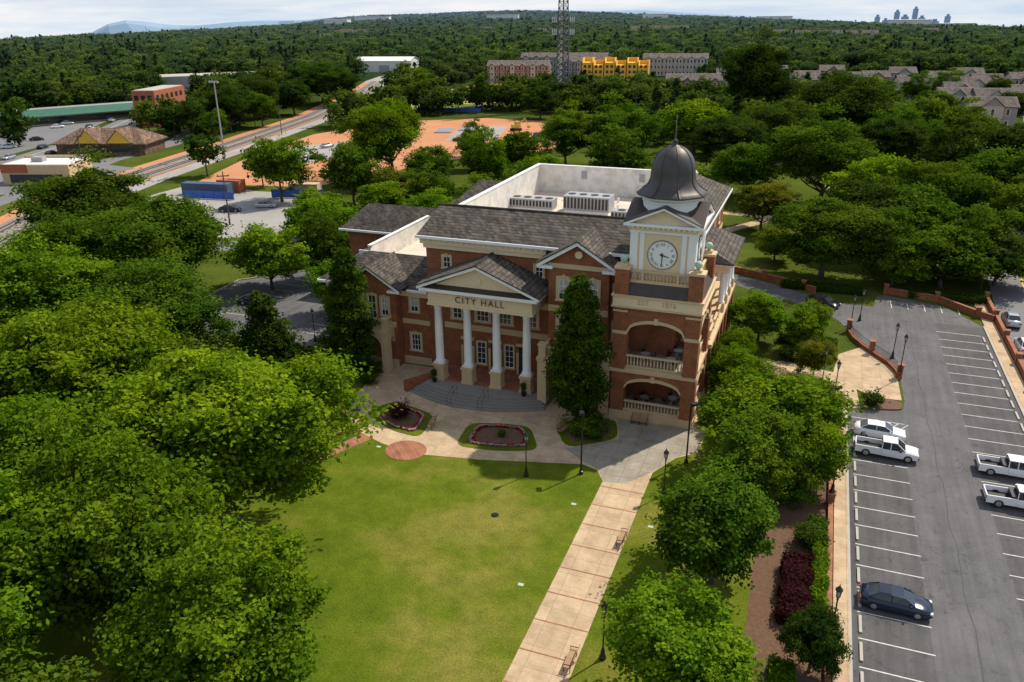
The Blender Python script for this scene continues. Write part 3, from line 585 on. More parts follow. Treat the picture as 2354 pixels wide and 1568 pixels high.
def leaves_mesh(name,C,Nrm,size,tint,mats,extra=None):
    n=len(C); up=Nrm/(np.linalg.norm(Nrm,axis=1,keepdims=True)+1e-9)
    r=RNG.normal(size=(n,3)); u=np.cross(up,r); u/=np.linalg.norm(u,axis=1,keepdims=True)+1e-9; v_=np.cross(up,u)
    s=size[:,None]; V=np.empty((n,4,3)); V[:,0]=C-u*s*.62; V[:,1]=C-v_*s*.42+up*s*.12; V[:,2]=C+u*s*.62; V[:,3]=C+v_*s*.42+up*s*.12
    V=V.reshape(-1,3); ev,ef,em=([],[],[])
    if extra:
        for g,mi in extra:
            k=len(ev); ev+=g.v; ef+=[tuple(i+k for i in q) for q in g.f]; em+=[mi]*len(g.f)
    me=bpy.data.meshes.new(name); nv=len(ev)+4*n
    me.vertices.add(nv); co=np.concatenate([np.array(ev).reshape(-1,3),V]) if ev else V; me.vertices.foreach_set('co',co.ravel())
    ll=[len(q) for q in ef]; lv=[i for q in ef for i in q]
    lv=np.concatenate([np.array(lv,dtype=np.int32),np.arange(4*n,dtype=np.int32)+len(ev)]) if ef else np.arange(4*n,dtype=np.int32)
    lt=np.concatenate([np.array(ll,dtype=np.int32),np.full(n,4,np.int32)]) if ef else np.full(n,4,np.int32)
    me.loops.add(len(lv)); me.loops.foreach_set('vertex_index',lv.astype(np.int32))
    me.polygons.add(len(lt)); ls=np.concatenate([[0],np.cumsum(lt)[:-1]]).astype(np.int32); me.polygons.foreach_set('loop_start',ls)
    try: me.polygons.foreach_set('loop_total',lt)
    except Exception: pass
    mi=np.concatenate([np.array(em,dtype=np.int32),np.zeros(n,np.int32)]) if em else np.zeros(n,np.int32)
    for mm in mats: me.materials.append(M[mm])
    me.polygons.foreach_set('material_index',mi)
    at=me.attributes.new('tint','FLOAT','POINT'); at.data.foreach_set('value',np.concatenate([np.full(len(ev),.5),np.repeat(tint,4)]).astype(np.float32))
    me.update(calc_edges=True); me.validate(); return me
def rdir(n):
    d=RNG.normal(size=(n,3)); return d/np.linalg.norm(d,axis=1,keepdims=True)
def make_tree(name,R=5.,H=10.,zc=.6,rz=None,nclump=90,per=260,ls=.26,kind='broad',csz=.26,far=None,limbs=26,sub=13):
    """tree in local space, base at 0; clumps -> twigs -> leaves"""
    rz=rz or H*.40; cz=H*zc
    lobes=rdir(11); amp=RNG.uniform(.08,.48,11)
    d=rdir(nclump*3); d=d[d[:,2]>-.8][:nclump]; k=len(d)
    if kind=='column':
        t=RNG.uniform(0,1,k); prof=np.where(t<.18,.55+t*2.5,1.0)*(1-np.clip((t-.35)/.65,0,1)**1.5*.85)
        a=RNG.uniform(0,2*pi,k); rr=R*prof*RNG.uniform(.35,.95,k)
        Cc=np.stack([rr*np.cos(a),rr*np.sin(a),H*(.10+.88*t)],1); cr=R*csz*RNG.uniform(.7,1.2,k)*(.55+.6*prof)
    elif kind=='cone':
        t=RNG.uniform(0,1,k)**1.3; a=RNG.uniform(0,2*pi,k); rr=R*(1-t*.92)*RNG.uniform(.4,1,k)
        Cc=np.stack([rr*np.cos(a),rr*np.sin(a),H*(.08+.9*t)],1); cr=R*csz*RNG.uniform(.7,1.2,k)*(1-.6*t)
    else:
        lob=.82+sum((np.clip(d@lobes[i],0,1)**5)[:,None]*amp[i] for i in range(11))
        sh=RNG.uniform(.5,1.0,k)[:,None]; sh[:k//6]*=.6
        Cc=d*sh*lob*np.array([R*(1-csz*.7),R*(1-csz*.7),rz*(1-csz*.6)]); Cc[:,2]+=cz; cr=R*csz*RNG.uniform(.6,1.35,k)
    ctint=np.clip(RNG.normal(.44,.19,k),0,1)
    C=[];Nn=[];Tt=[]
    for i in range(k):
        ns=max(3,int(sub*RNG.uniform(.7,1.3))); m_=max(3,int(per/sub))
        q=rdir(ns); q[:,2]=np.where(RNG.random(ns)<.7,np.abs(q[:,2]),q[:,2]); rad=cr[i]*RNG.uniform(.35,1.25,ns)[:,None]
        sp=Cc[i]+q*rad*np.array([1.1,1.1,.85]); sg=cr[i]*.26
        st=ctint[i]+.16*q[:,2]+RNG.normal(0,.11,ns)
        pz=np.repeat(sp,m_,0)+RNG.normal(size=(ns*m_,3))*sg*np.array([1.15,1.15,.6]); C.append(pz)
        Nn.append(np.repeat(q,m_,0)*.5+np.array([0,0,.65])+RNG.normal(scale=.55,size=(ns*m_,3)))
        Tt.append(np.clip(np.repeat(st,m_)+.12*(pz[:,2]-cz)/rz+RNG.normal(0,.12,ns*m_),0,1))  # clump and crown tops tinted brighter: light from above painted into leaf colour
    C=np.concatenate(C);Nn=np.concatenate(Nn);Tt=np.concatenate(Tt)
    g=G(); tr=max(.12,R*.05); top=H*(.55 if kind=='broad' else .9)
    pts=[(0,0,-.1)]
    for i in range(1,5):
        pts.append((RNG.normal(0,.03*R)*i/2,RNG.normal(0,.03*R)*i/2,top*i/4))
    for i in range(4): g.tube(pts[i],pts[i+1],tr*(1.25 if i==0 else 1-.2*i),tr*(1-.2*(i+1)) if i<3 else tr*.15,8)
    for i in RNG.choice(k,min(limbs,k),replace=False):
        e_=Cc[i]; bz=max(H*.16,min(top*.95,e_[2]-math.hypot(e_[0],e_[1])*.75)); 
        s0=np.array([pts[2][0]*.5,pts[2][1]*.5,bz]); mid=(s0+e_)/2+np.array([0,0,-.06*R])
        g.tube(s0,mid,tr*.42,tr*.24,5); g.tube(mid,e_,tr*.24,tr*.06,5)
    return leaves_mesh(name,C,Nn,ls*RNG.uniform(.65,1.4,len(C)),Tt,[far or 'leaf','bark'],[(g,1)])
T={}
for i in range(3): T['big%d'%i]=make_tree('big_tree_mesh',8.5,17,.58,7.4,175,400,.31,csz=.185,limbs=50,sub=20)
for i in range(5): T['mid%d'%i]=make_tree('mid_tree_mesh',6,12,.56,5.2,95,230,.36,csz=.225)
for i in range(3): T['sm%d'%i]=make_tree('small_tree_mesh',4.5,8.6,.53,4.0,115,270,.23,csz=.205,sub=15)
T['col0']=make_tree('pear_tree_mesh',3.1,16,kind='column',nclump=165,per=190,ls=.25,csz=.30,limbs=40)
T['cone0']=make_tree('cedar_tree_mesh',4.3,10,kind='cone',nclump=150,per=150,ls=.24,csz=.28,limbs=40)
T['shrub']=make_tree('shrub_mesh',1.0,1.4,.5,.7,26,120,.11,csz=.4,limbs=5)
BR=(0.112,0.190,0.011); MD=(0.070,0.126,0.012); DK=(0.042,0.076,0.013); OL=(0.105,0.125,0.018); PU=(0.07,0.02,0.024)
def tree(name,key,x,y,R,H,c,z=0):
    base={'b':(8.5,17),'m':(6,12),'s':(4.5,8.6),'col':(3.1,16),'con':(4.3,10),'shr':(1.0,1.4)}[key[:3] if key[:3] in('col','con','shr') else key[0]]
    k=RNG.uniform(.86,1.16); w=RNG.uniform(.9,1.07); asp=RNG.uniform(.92,1.1)
    return put(name,T[key],(x,y,z),random.uniform(0,6.28),(R/base[0]*asp,R/base[0]/asp,H/base[1]),(c[0]*k*w,c[1]*k,c[2]*k))
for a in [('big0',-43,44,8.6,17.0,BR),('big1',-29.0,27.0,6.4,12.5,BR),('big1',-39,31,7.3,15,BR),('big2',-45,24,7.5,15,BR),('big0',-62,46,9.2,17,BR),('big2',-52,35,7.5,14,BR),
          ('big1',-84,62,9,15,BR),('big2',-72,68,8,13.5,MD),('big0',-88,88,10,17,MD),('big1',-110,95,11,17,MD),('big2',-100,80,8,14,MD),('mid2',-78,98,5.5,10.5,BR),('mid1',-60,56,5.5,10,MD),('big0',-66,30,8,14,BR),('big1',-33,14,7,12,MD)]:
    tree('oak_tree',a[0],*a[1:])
tree('cedar_tree','cone0',-58,70.5,5,10.5,DK)
tree('pear_tree','col0',-48.3,73.6,2.7,15.8,MD); tree('pear_tree','col0',-20.4,71.9,2.9,16,MD)
for a in [('mid0',-.5,70,5.8,9.2,BR),('sm0',3.0,66,3.2,7.5,BR),('sm1',-3.6,50.8,4.9,9.2,MD),('sm2',-3.2,37.6,4.4,7.2,BR),('sm2',-2.0,61.4,4.0,8.0,MD),
          ('sm0',-6.0,84,2.8,6.2,BR),('sm1',-4.5,101.5,3.8,6.4,BR),('sm0',2.6,91.8,2.2,5.0,OL),('sm1',2.9,77.8,3.0,5.8,OL),('sm2',1.2,99.8,3.0,5.6,BR),('sm0',-6.2,91,2.2,5.6,BR),('sm2',-4.0,77.5,3.2,6.6,BR)]:
    tree('maple_tree',a[0],*a[1:])
tree('magnolia_tree','sm0',3.6,44.0,2.0,5.4,DK)
MIDT=[('mid0',-81,117,6.5,11,BR),('mid1',-115,152,7,15,BR),('big0',-106,188,11,21,BR),('mid2',-97,154,6.5,14,MD),('mid3',-98,223,4,9,MD),('big1',-51,218,11,17,MD),('big0',-24,217,9.5,16,DK),
 ('big1',-24,300,14,29,DK),('mid1',-9,160,6,9.5,OL),('big1',1.5,186,11,18,MD),('big2',6,271,14,22,DK),('mid0',16,147,8,13,MD),('mid4',24,142,6,11,MD),('big0',2.7,133,8.5,13.5,MD),('mid2',-108,316,7,13,DK),
 ('mid1',-200,384,8,15,BR),('big0',-230,345,13,20,DK),('big1',-215,335,11,17,DK),('mid4',-75,150,5,10,MD),('mid2',-86,152,5.5,9.5,OL),('mid3',-76,180,6,12,BR),('mid0',-73,196,7,12.5,MD),
 ('mid1',35,186,8,14,MD),('mid4',38,263,9,15,MD),('big0',15.4,222,9,16,DK),('big1',-67,218,9,15,BR),('mid3',-44,190,8,12,MD),('mid0',-60,175,6,10,BR),('mid4',-28,165,7,12,MD),('mid2',-40,160,6,10,MD),
 ('mid0',-15,190,8,13,MD),('big2',22,165,9,14,MD),('mid1',32,160,7,12,MD),('mid2',12,170,8,14,BR),('mid3',28,205,8,14,DK),('mid0',-36,250,10,16,BR),('big0',-10,240,11,18,DK),('mid2',20,250,9,15,MD),('mid1',45,230,9,14,DK),('mid3',-60,250,6,10,BR),
 ('mid0',-88,175,6,11,MD),('mid1',-82,140,5.5,9,BR),('mid4',-68,133,5,9,BR),('mid3',-58,140,5.5,9.5,MD),('mid1',-90,130,5,9,BR),('mid1',9,150,8,13,DK),('mid2',20,133,7,9.5,MD),('mid0',28,137,6,9,DK),('mid3',13,131,5,7,BR),('mid4',44,175,7,11,MD),('mid1',48,195,8,13,DK),
 ('mid0',-62,92,4,8,BR),('mid3',-72,106,5.0,9,MD),('mid1',-122,200,4,8,BR),('mid4',-88,203,5,9,MD),('mid3',-50,150,5.5,9,MD),('mid0',-5,140,3.5,6,OL),('mid2',-20,134,5,8.5,MD),('mid3',-32,138,6,10,MD),
 ('big1',-206,247,8,16,DK),('mid0',-214,262,8,16,DK),('big2',-222,285,9,17,DK),('mid4',-211,232,6,13,DK),('mid3',-234,308,9,16,DK),('mid2',-228,270,7,14,DK),('mid1',-203,262,6,13,MD),('mid0',-215,300,8,15,DK),('mid4',-196,226,5,10,MD),
 ('mid1',20,395,8,13,MD),('mid2',38,345,8,12,MD),('mid0',64,350,7,12,DK),('mid3',35,405,7,12,MD),('mid4',70,415,7,12,DK),('mid1',2,425,8,14,DK),('mid2',84,375,7,11,MD),('mid0',-30,430,8,14,DK),('mid3',50,425,7,12,MD)]
for a in MIDT: tree('shade_tree',a[0],*a[1:])
def hedge(name,x0,x1,y0,y1,h,c,dens=70):
    A=[];Nn=[]
    sx,sy=x1-x0,y1-y0
    def add(n,f,nm):
        u=RNG.random((n,2)); A.append(f(u)); Nn.append(np.tile(nm,(n,1))+RNG.normal(scale=.5,size=(n,3)))
    add(int(dens*sx*sy)+20,lambda u:np.stack([x0+u[:,0]*sx,y0+u[:,1]*sy,np.full(len(u),h)],1),(0,0,1))
    for xx,nx in ((x0,-1),(x1,1)): add(int(dens*sy*h)+10,lambda u:np.stack([np.full(len(u),xx),y0+u[:,0]*sy,u[:,1]*h],1),(nx,0,.3))
    for yy,ny in ((y0,-1),(y1,1)): add(int(dens*sx*h)+10,lambda u:np.stack([x0+u[:,0]*sx,np.full(len(u),yy),u[:,1]*h],1),(0,ny,.3))
    C=np.concatenate(A); C+=RNG.normal(scale=.07,size=C.shape)+.1*np.sin(C[:,[1,0,1]]*2.3); Q=np.concatenate(Nn)
    g=G(); g.box(x0+.15,x1-.15,y0+.15,y1-.15,0,h-.15)
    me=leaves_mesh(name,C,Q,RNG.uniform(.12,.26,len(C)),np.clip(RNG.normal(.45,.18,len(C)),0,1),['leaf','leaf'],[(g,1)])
    o=put(name,me); o.color=(*c,1); return o
sheet('mulch_bed',[(.4,10),(4.7,10),(4.7,78),(.6,78),(-1,60)],'mulch',0.014)
for a in [(1.2,2.7,38,43.5,1.2,BR),(1.2,3,30,37,1.2,DK),(3.6,4.5,50,57.5,1.1,BR),(3,4.4,58,61,1.0,MD)]: hedge('box_hedge',*a)
hedge('barberry_hedge',1.4,3.3,48,55,1.2,PU,80)
hedge('barberry_hedge',.9,2.8,26,31,1.2,PU,80)
for x,y,s_,c in [(-19.2,69.6,1.6,MD),(-18.0,71,1.3,MD),(-17.6,68.9,1.0,MD),(-47,75,1.4,DK),(-49.5,75,1.2,DK),(-46,72.8,1.1,MD),(-51.5,76.5,1.5,DK),(8.9,86.3,1.3,DK),(2,97,1.4,DK),(-.5,96,1.4,DK),(1,88,1.2,MD),(3,58,1.3,DK),(1.5,64,1.5,MD),(-7.6,76,1.2,MD),(-7.4,79.5,1.4,MD),(3,34,1.3,DK),(-7,88,1.1,DK)]:
    tree('shrub','shrub',x,y,s_,s_*1.3,c)
tree('barberry_shrub','shrub',-38.4,66.4,1.35,1.7,PU); tree('small_shrub','shrub',-26.6,66.2,.45,.9,MD)
for p,(x,y) in zip((b1,b2,b3),((-38.4,66.2),(-26.6,66.2),(-18.8,70))):
    bed(p)
    if (x,y)==(-18.8,70): continue
    C=[];tn=[]
    for f_,n in ((.72,420),(.66,420)):
        k=len(p)
        for i in range(n):
            t=random.random()*k; i0=int(t); a=p[i0%k]; b_=p[(i0+1)%k]; t-=i0
            xx=a[0]+(b_[0]-a[0])*t; yy=a[1]+(b_[1]-a[1])*t; fr=f_+random.uniform(-.03,.03)
            C.append((x+(xx-x)*fr,y+(yy-y)*fr,.2+random.random()*.08)); tn.append(f_)
    C=np.array(C); w_=np.array(tn)>.7
    for sel,nm,cc in ((w_,'white_flowers',(.6,.45,.45)),(~w_,'red_flowers',(.45,.02,.06))):
        me=leaves_mesh(nm,C[sel],np.tile((0,0,1.),(sel.sum(),1))+RNG.normal(scale=.4,size=(sel.sum(),3)),np.full(sel.sum(),.2),np.full(sel.sum(),.5),['leaf']); o=put(nm,me); o.color=(*cc,1)
for a in [(-3,9,124.6,126,1.2,DK),(15,25,126,127.6,1.2,DK),(-2,5,101.5,103,1.1,DK),(-80,-62,119,120.5,1.1,DK)]: hedge('clipped_hedge',*a,35)
# ================================================================== parking lot and streets
LOT=[(6.3,8),(23.6,8),(23.6,116.5),(22.5,118.6),(19.5,123.6),(12,126.3),(10.6,125.2),(10.2,120.3),(5.5,120.6),(1.3,122.3),(-2.6,125.5),(-10.2,129.5),(-26,133),(-26,128),(-10.2,124.3),(-2.8,119.5),(3,116.2),(5.5,112.5),(6.9,108),(8.2,103.5),(11.2,98.4),(12.1,96),(12.2,88.5),(11.8,86.2),(7.6,85.0),(6.3,84.2)]
sheet('parking_lot',LOT,'asph',0.012,0.01)
sheet('asphalt_patch',[(17.7,8),(23.55,8),(23.55,116),(17.7,116)],'asphd',0.016); sheet('asphalt_patch',[(6.35,8),(11.4,8),(11.4,81),(6.35,81)],'asphd',0.016)
g=G()
for i in range(24):
    y=9.2+i*2.8; g.box(6.7,11.5,y-.05,y+.05,.017,.021)
for i in range(38):
    y=9.0+i*2.8; g.box(17.6,22.9,y-.05,y+.05,.017,.021)
for i in range(5): g.hexa([(6.9+i*.9,80.2,.017),(7.0+i*.9,80.2,.017),(8.6+i*.9,82.8,.017),(8.5+i*.9,82.8,.017)],[(6.9+i*.9,80.2,.021),(7.0+i*.9,80.2,.021),(8.6+i*.9,82.8,.021),(8.5+i*.9,82.8,.021)])
g.box(6.7,11.8,82.8,82.9,.017,.021); g.box(6.7,11.8,80.1,80.2,.017,.021)
for i in range(5): x=12.5+i*2.2; g.box(x,x+.1,120.5,123.5,.017,.021)
single('parking_markings',[(g,'paint')])
g=G()
for i in range(26):
    y=10.6+i*2.8
    if y<80: g.box(6.75,6.95,y-.9,y+.9,.017,.15)
for i in range(37):
    y=10.4+i*2.8; g.box(22.95,23.15,y-.9,y+.9,.017,.15)
single('wheel_stops',[(g,'kerb')])
strip('asphalt_seam',[(14.2+.12*sin(i*1.3)+.05*sin(i*3.7),10+i*2) for i in range(54)],.07,'seam',0.0165,.002)
g=G(); g.box(5.05,6.1,8,84.5,0,.14); single('sidewalk',[(g,'conc')]); g=G(); g.box(6.1,6.28,8,84.5,0,.15); single('kerb',[(g,'kerb')])
g=G(); g.box(23.65,23.85,8,116.5,0,.15); single('kerb',[(g,'kerb')]); g=G(); g.box(23.85,25.3,8,128,0,.14); single('sidewalk',[(g,'conc')])
sheet('patio_paving',[(6.2,84.5),(7.6,85.2),(7.3,90),(9,88.5),(11.9,88.6),(11.8,96),(11,98),(8.0,103.2),(5.4,100),(4.8,94),(-1,95.5),(-6,93),(-6,88),(-1,88),(3.5,90.5),(5,84.5)],'conc',0.10,0.098)
sheet('brick_circle',[(-2.3+2.6*cos(a*pi/14),91.2+2.6*sin(a*pi/14)) for a in range(28)],'paver',0.106)
sheet('planting_island',rnd([(7.3,85.1),(11.8,86.0),(11.9,88.2),(8.3,88.6)]),'mulch',.16,.15)
def brickwall(name,pts,h=.9,w=.35,piers=True,fence=False,ps=6.0,ph=.5):
    wl=G(); cp=G(); ir=G()
    l,r=band(pts,w); l2,r2=band(pts,w+.1)
    for i in range(len(pts)-1):
        wl.hexa([(*l[i],0),(*r[i],0),(*r[i+1],0),(*l[i+1],0)],[(*l[i],h),(*r[i],h),(*r[i+1],h),(*l[i+1],h)])
        cp.hexa([(*l2[i],h),(*r2[i],h),(*r2[i+1],h),(*l2[i+1],h)],[(*l2[i],h+.08),(*r2[i],h+.08),(*r2[i+1],h+.08),(*l2[i+1],h+.08)])
    tot=0
    if piers:
        nxt=0
        for i in range(len(pts)-1):
            a=Vector(pts[i]);b_=Vector(pts[i+1]); d=(b_-a).length
            while nxt<=tot+d+1e-6:
                c_=a+(b_-a)*((nxt-tot)/d); wl.box(c_.x-.3,c_.x+.3,c_.y-.3,c_.y+.3,0,h+ph); cp.box(c_.x-.37,c_.x+.37,c_.y-.37,c_.y+.37,h+ph,h+ph+.12); nxt+=ps
            tot+=d
    if fence:
        for i in range(len(pts)-1):
            a=Vector(pts[i]);b_=Vector(pts[i+1]); n=max(2,int((b_-a).length/.18))
            for z in (h+.15,h+.95): ir.tube((*a,z),(*b_,z),.025,.025,4)
            for j in range(n): c_=a+(b_-a)*(j/n); ir.tube((*c_,h+.05),(*c_,h+1.05),.013,.013,3)
    return single(name,[(wl,'brick'),(cp,'paver'),(ir,'black')] if fence else [(wl,'brick'),(cp,'paver')])
brickwall('brick_wall',[(25.6,8),(25.6,60),(25.6,128)],.9,ps=8)
brickwall('brick_wall',[(4.75,8),(4.75,50),(4.75,84)],.35,.3,ps=19,ph=.7)
cw=[(6.6,108.5),(7.2,105.8),(8.2,103.4),(9.6,100.9),(11.0,98.6),(11.8,96.2),(12,94.4)]
brickwall('curved_brick_wall',cw,.5,.35,fence=True,ps=7.4,ph=1.2)
brickwall('brick_wall',[(-26,134),(-10,130.6),(-2,126.7),(2,123.9)],.9,ps=7)
brickwall('brick_wall',[(12,127.2),(19,125.6),(23,121),(25.3,119)],.9,ps=7)
brickwall('fenced_brick_wall',[(-52,75.5),(-50,71),(-47,67.5),(-43.9,64.6)],.35,.3,fence=True,ps=5,ph=.9)
brickwall('low_brick_wall',[(-41.0,63.6),(-42.4,60.6),(-43.9,57.8),(-45.8,55)],.55,.45,piers=False)
brickwall('low_brick_wall',[(-45.8,55),(-49,51),(-54,47)],.35,.45,piers=False)
strip('street',[(30.6,8),(30.6,120),(33,150),(38,200),(46,260),(60,340)],9.2,'asphf',0.012,.01)
strip('centre_line',[(30.8,8),(30.8,120),(33.2,150),(38.2,200),(46,260)],.35,'yellow',0.018)
strip('sidewalk',[(36.4,8),(36.4,120),(39,150),(44,200)],1.8,'kerb',0.12,.12)
sheet('side_parking_lot',[(-84,80),(-59,80),(-57.8,88),(-57.8,116),(-68,119),(-86,100)],'asph',0.012,.01)
g=G()
for i in range(8): g.box(-63.6,-58.4,84+i*3.2,84.1+i*3.2,.017,.021); g.box(-79,-74,84+i*2.8,84.1+i*2.8,.017,.021)
single('parking_markings',[(g,'paint')])
strip('kerb',[(-84.2,80),(-86.2,100),(-68,119.2),(-57.7,116.2)],.2,'kerb',.15,.15)
strip('side_road',[(-60,131),(-90,124),(-110,112),(-135,85)],7,'asphf',.012,.01)
strip('park_path',[(-20,150),(-5,175),(5,200),(-5,230),(-30,260)],2.5,'conc',.012,.01)
strip('park_path',[(-40,175),(-10,172),(25,180)],2.2,'conc',.013,.01)
# ================================================================== street furniture
def lamp_mesh():
    k=G(); k.lathe([(.24,0),(.24,.18),(.17,.3),(.13,.75),(.09,.85),(.055,1.0),(.05,3.5),(.09,3.55),(.05,3.65),(.13,3.78),(.15,3.84)],0,0,12)
    gl=G(); gl.lathe([(.13,3.84),(.20,4.3)],0,0,8); c=G(); c.lathe([(.25,4.3),(.24,4.36),(.12,4.52),(.05,4.6),(.02,4.78)],0,0,8)
    for j in range(4):
        a=pi/4+j*pi/2; k.tube((.14*cos(a),.14*sin(a),3.84),(.21*cos(a),.21*sin(a),4.3),.03,.03,4)
    return mesh_of('street_lamp',[(k,'black'),(gl,'hvac'),(c,'black')])
LM=lamp_mesh()
for x,y in [(-21.8,60.1),(-9.2,61.3),(-9.3,40.5),(-43.6,64),(11.6,101),(3.6,90),(8.1,113.5),(-59.3,81.8),(24.6,128),(6.9,110.5)]: put('street_lamp',LM,(x,y,.02))
for x,y in [(4.75,65.0),(4.75,46),(11.9,94.4),(4.75,84)]: put('street_lamp',LM,(x,y,1.1))
k=G(); k.lathe([(.2,0),(.2,.3),(.09,.35),(.07,6.0)],0,0,10); k.tube((0,0,5.9),(.5,0,6.1),.04,.04,6); k.box(.1,.75,-.2,.2,6.05,6.28); q_=G(); q_.box(.18,.68,-.15,.15,6.02,6.05)
TL=mesh_of('area_light_pole',[(k,'black'),(q_,'lens')])
put('area_light_pole',TL,(-17.1,62.2,.02),2.0); put('area_light_pole',TL,(-8.2,67.5,.02),.8)
bm=G(); mt=G()
for i in range(5): bm.box(-.9,.9,-.25+i*.1,-.17+i*.1,.44,.48)
for i in range(5): bm.hexa([(-.9,.27+i*.025,.54+i*.1),(.9,.27+i*.025,.54+i*.1),(.9,.30+i*.025,.54+i*.1),(-.9,.30+i*.025,.54+i*.1)],[(-.9,.285+i*.025,.61+i*.1),(.9,.285+i*.025,.61+i*.1),(.9,.315+i*.025,.61+i*.1),(-.9,.315+i*.025,.61+i*.1)])
for x in (-.8,0,.8):
    for y in (-.22,.22): mt.tube((x,y,0),(x,y,.44),.03,.03,6)
    mt.tube((x,.25,.42),(x,.42,1.05),.025,.025,6); mt.tube((x,-.25,.42),(x,.25,.42),.02,.02,5)
for x in (-.85,.85): mt.tube((x,-.25,.66),(x,.3,.68),.03,.03,6); mt.tube((x,-.23,.44),(x,-.23,.66),.02,.02,5)
BM=mesh_of('park_bench',[(bm,'wood'),(mt,'black')])
for x,y,r in [(-11.1,53.4,-pi/2),(-11.2,39.3,-pi/2),(-34.4,65.9,-1.4),(-14.1,73.6,0),(-21.0,69.4,1.3)]: put('park_bench',BM,(x,y,.03),r)
for x,y in ((-16.3,57.2),(-17.0,45.6),(-9.3,56.2),(-37.5,60.2)):
    g=G(); g.box(x-.22,x+.22,y-.15,y+.15,0,.035); single('utility_box_lid',[(g,'verd')])
g=G(); g.lathe([(.35,0),(.35,.04),(.25,.05),(.22,.12)],-22.2,53.3,16); single('lawn_drain',[(g,'black')])
for x,y in ((-34.6,71.4),(-31.0,71.7)):
    g=G()
    for dx in (-.25,.25): g.tube((x+dx,y-.9,.16),(x+dx,y-.9,1.05),.025,.025,6); g.tube((x+dx,y+.9,.8),(x+dx,y+.9,1.75),.025,.025,6); g.tube((x+dx,y-.9,1.05),(x+dx,y+.9,1.75),.025,.025,6)
    single('stair_handrail',[(g,'black')])
for x in (-38.1,-27.2):
    g=G(); g.lathe([(.2,.8),(.3,1.2),(.33,1.25)],x,74.3,12); single('planter_urn',[(g,'black')]); tree('topiary_shrub','shrub',x,74.3,.38,1.3,DK,1.2)
def tset(x,y,z):
    g=G(); s2=G(); g.lathe([(.03,0),(.03,.7),(.5,.72),(.5,.75)],0,0,16); g.lathe([(.25,0),(.25,.03)],0,0,12)
    for k_ in range(4):
        a=k_*pi/2+.4; X,Y=.85*cos(a),.85*sin(a); s2.box(X-.2,X+.2,Y-.2,Y+.2,.43,.46)
        for dx in(-.18,.18):
            for dy in(-.18,.18): s2.tube((X+dx,Y+dy,0),(X+dx,Y+dy,.44),.015,.015,4)
        ca,sa=cos(a),sin(a); A_=[(X+.2*ca-.2*sa,Y+.2*sa+.2*ca),(X+.2*ca+.2*sa,Y+.2*sa-.2*ca),(X+.23*ca+.2*sa,Y+.23*sa-.2*ca),(X+.23*ca-.2*sa,Y+.23*sa+.2*ca)]
        s2.hexa([(u,v_,.46) for u,v_ in A_],[(u,v_,.85) for u,v_ in A_])
    single('patio_table_set',[(g,'blind'),(s2,'black')],loc=(x,y,z))
for x,y,z in ((-14.6,77.5,5.7),(-11.8,77,5.7),(-11.5,79.5,5.7),(-14.5,77.8,.5),(-11.6,78.5,.5)): tset(x,y,z)
# ================================================================== vehicles
def loft(g,secs):
    n=len(g.v); k=len(secs[0])
    for s_ in secs: g.v+=s_
    for i in range(len(secs)-1):
        for j in range(k-1): g.f.append((n+i*k+j,n+i*k+j+1,n+(i+1)*k+j+1,n+(i+1)*k+j))
    g.f.append(tuple(n+j for j in range(k-1,-1,-1))); g.f.append(tuple(n+(len(secs)-1)*k+j for j in range(k)))
def sec(x,hw,zb,zs,zt,c=.12): return [(x,-hw,zb),(x,-hw-.02,(zb+zs)/2),(x,-hw+.02,zs),(x,-hw+c+.06,zt),(x,hw-c-.06,zt),(x,hw-.02,zs),(x,hw+.02,(zb+zs)/2),(x,hw,zb)]
def wheels(t,r,xs,hw,rad=.33):
    for x in xs:
        for s_ in (-1,1): t.tube((x,s_*(hw-.2),rad),(x,s_*(hw+.03),rad),rad,rad,18); r.tube((x,s_*(hw+.02),rad),(x,s_*(hw+.045),rad),rad*.62,rad*.58,12)
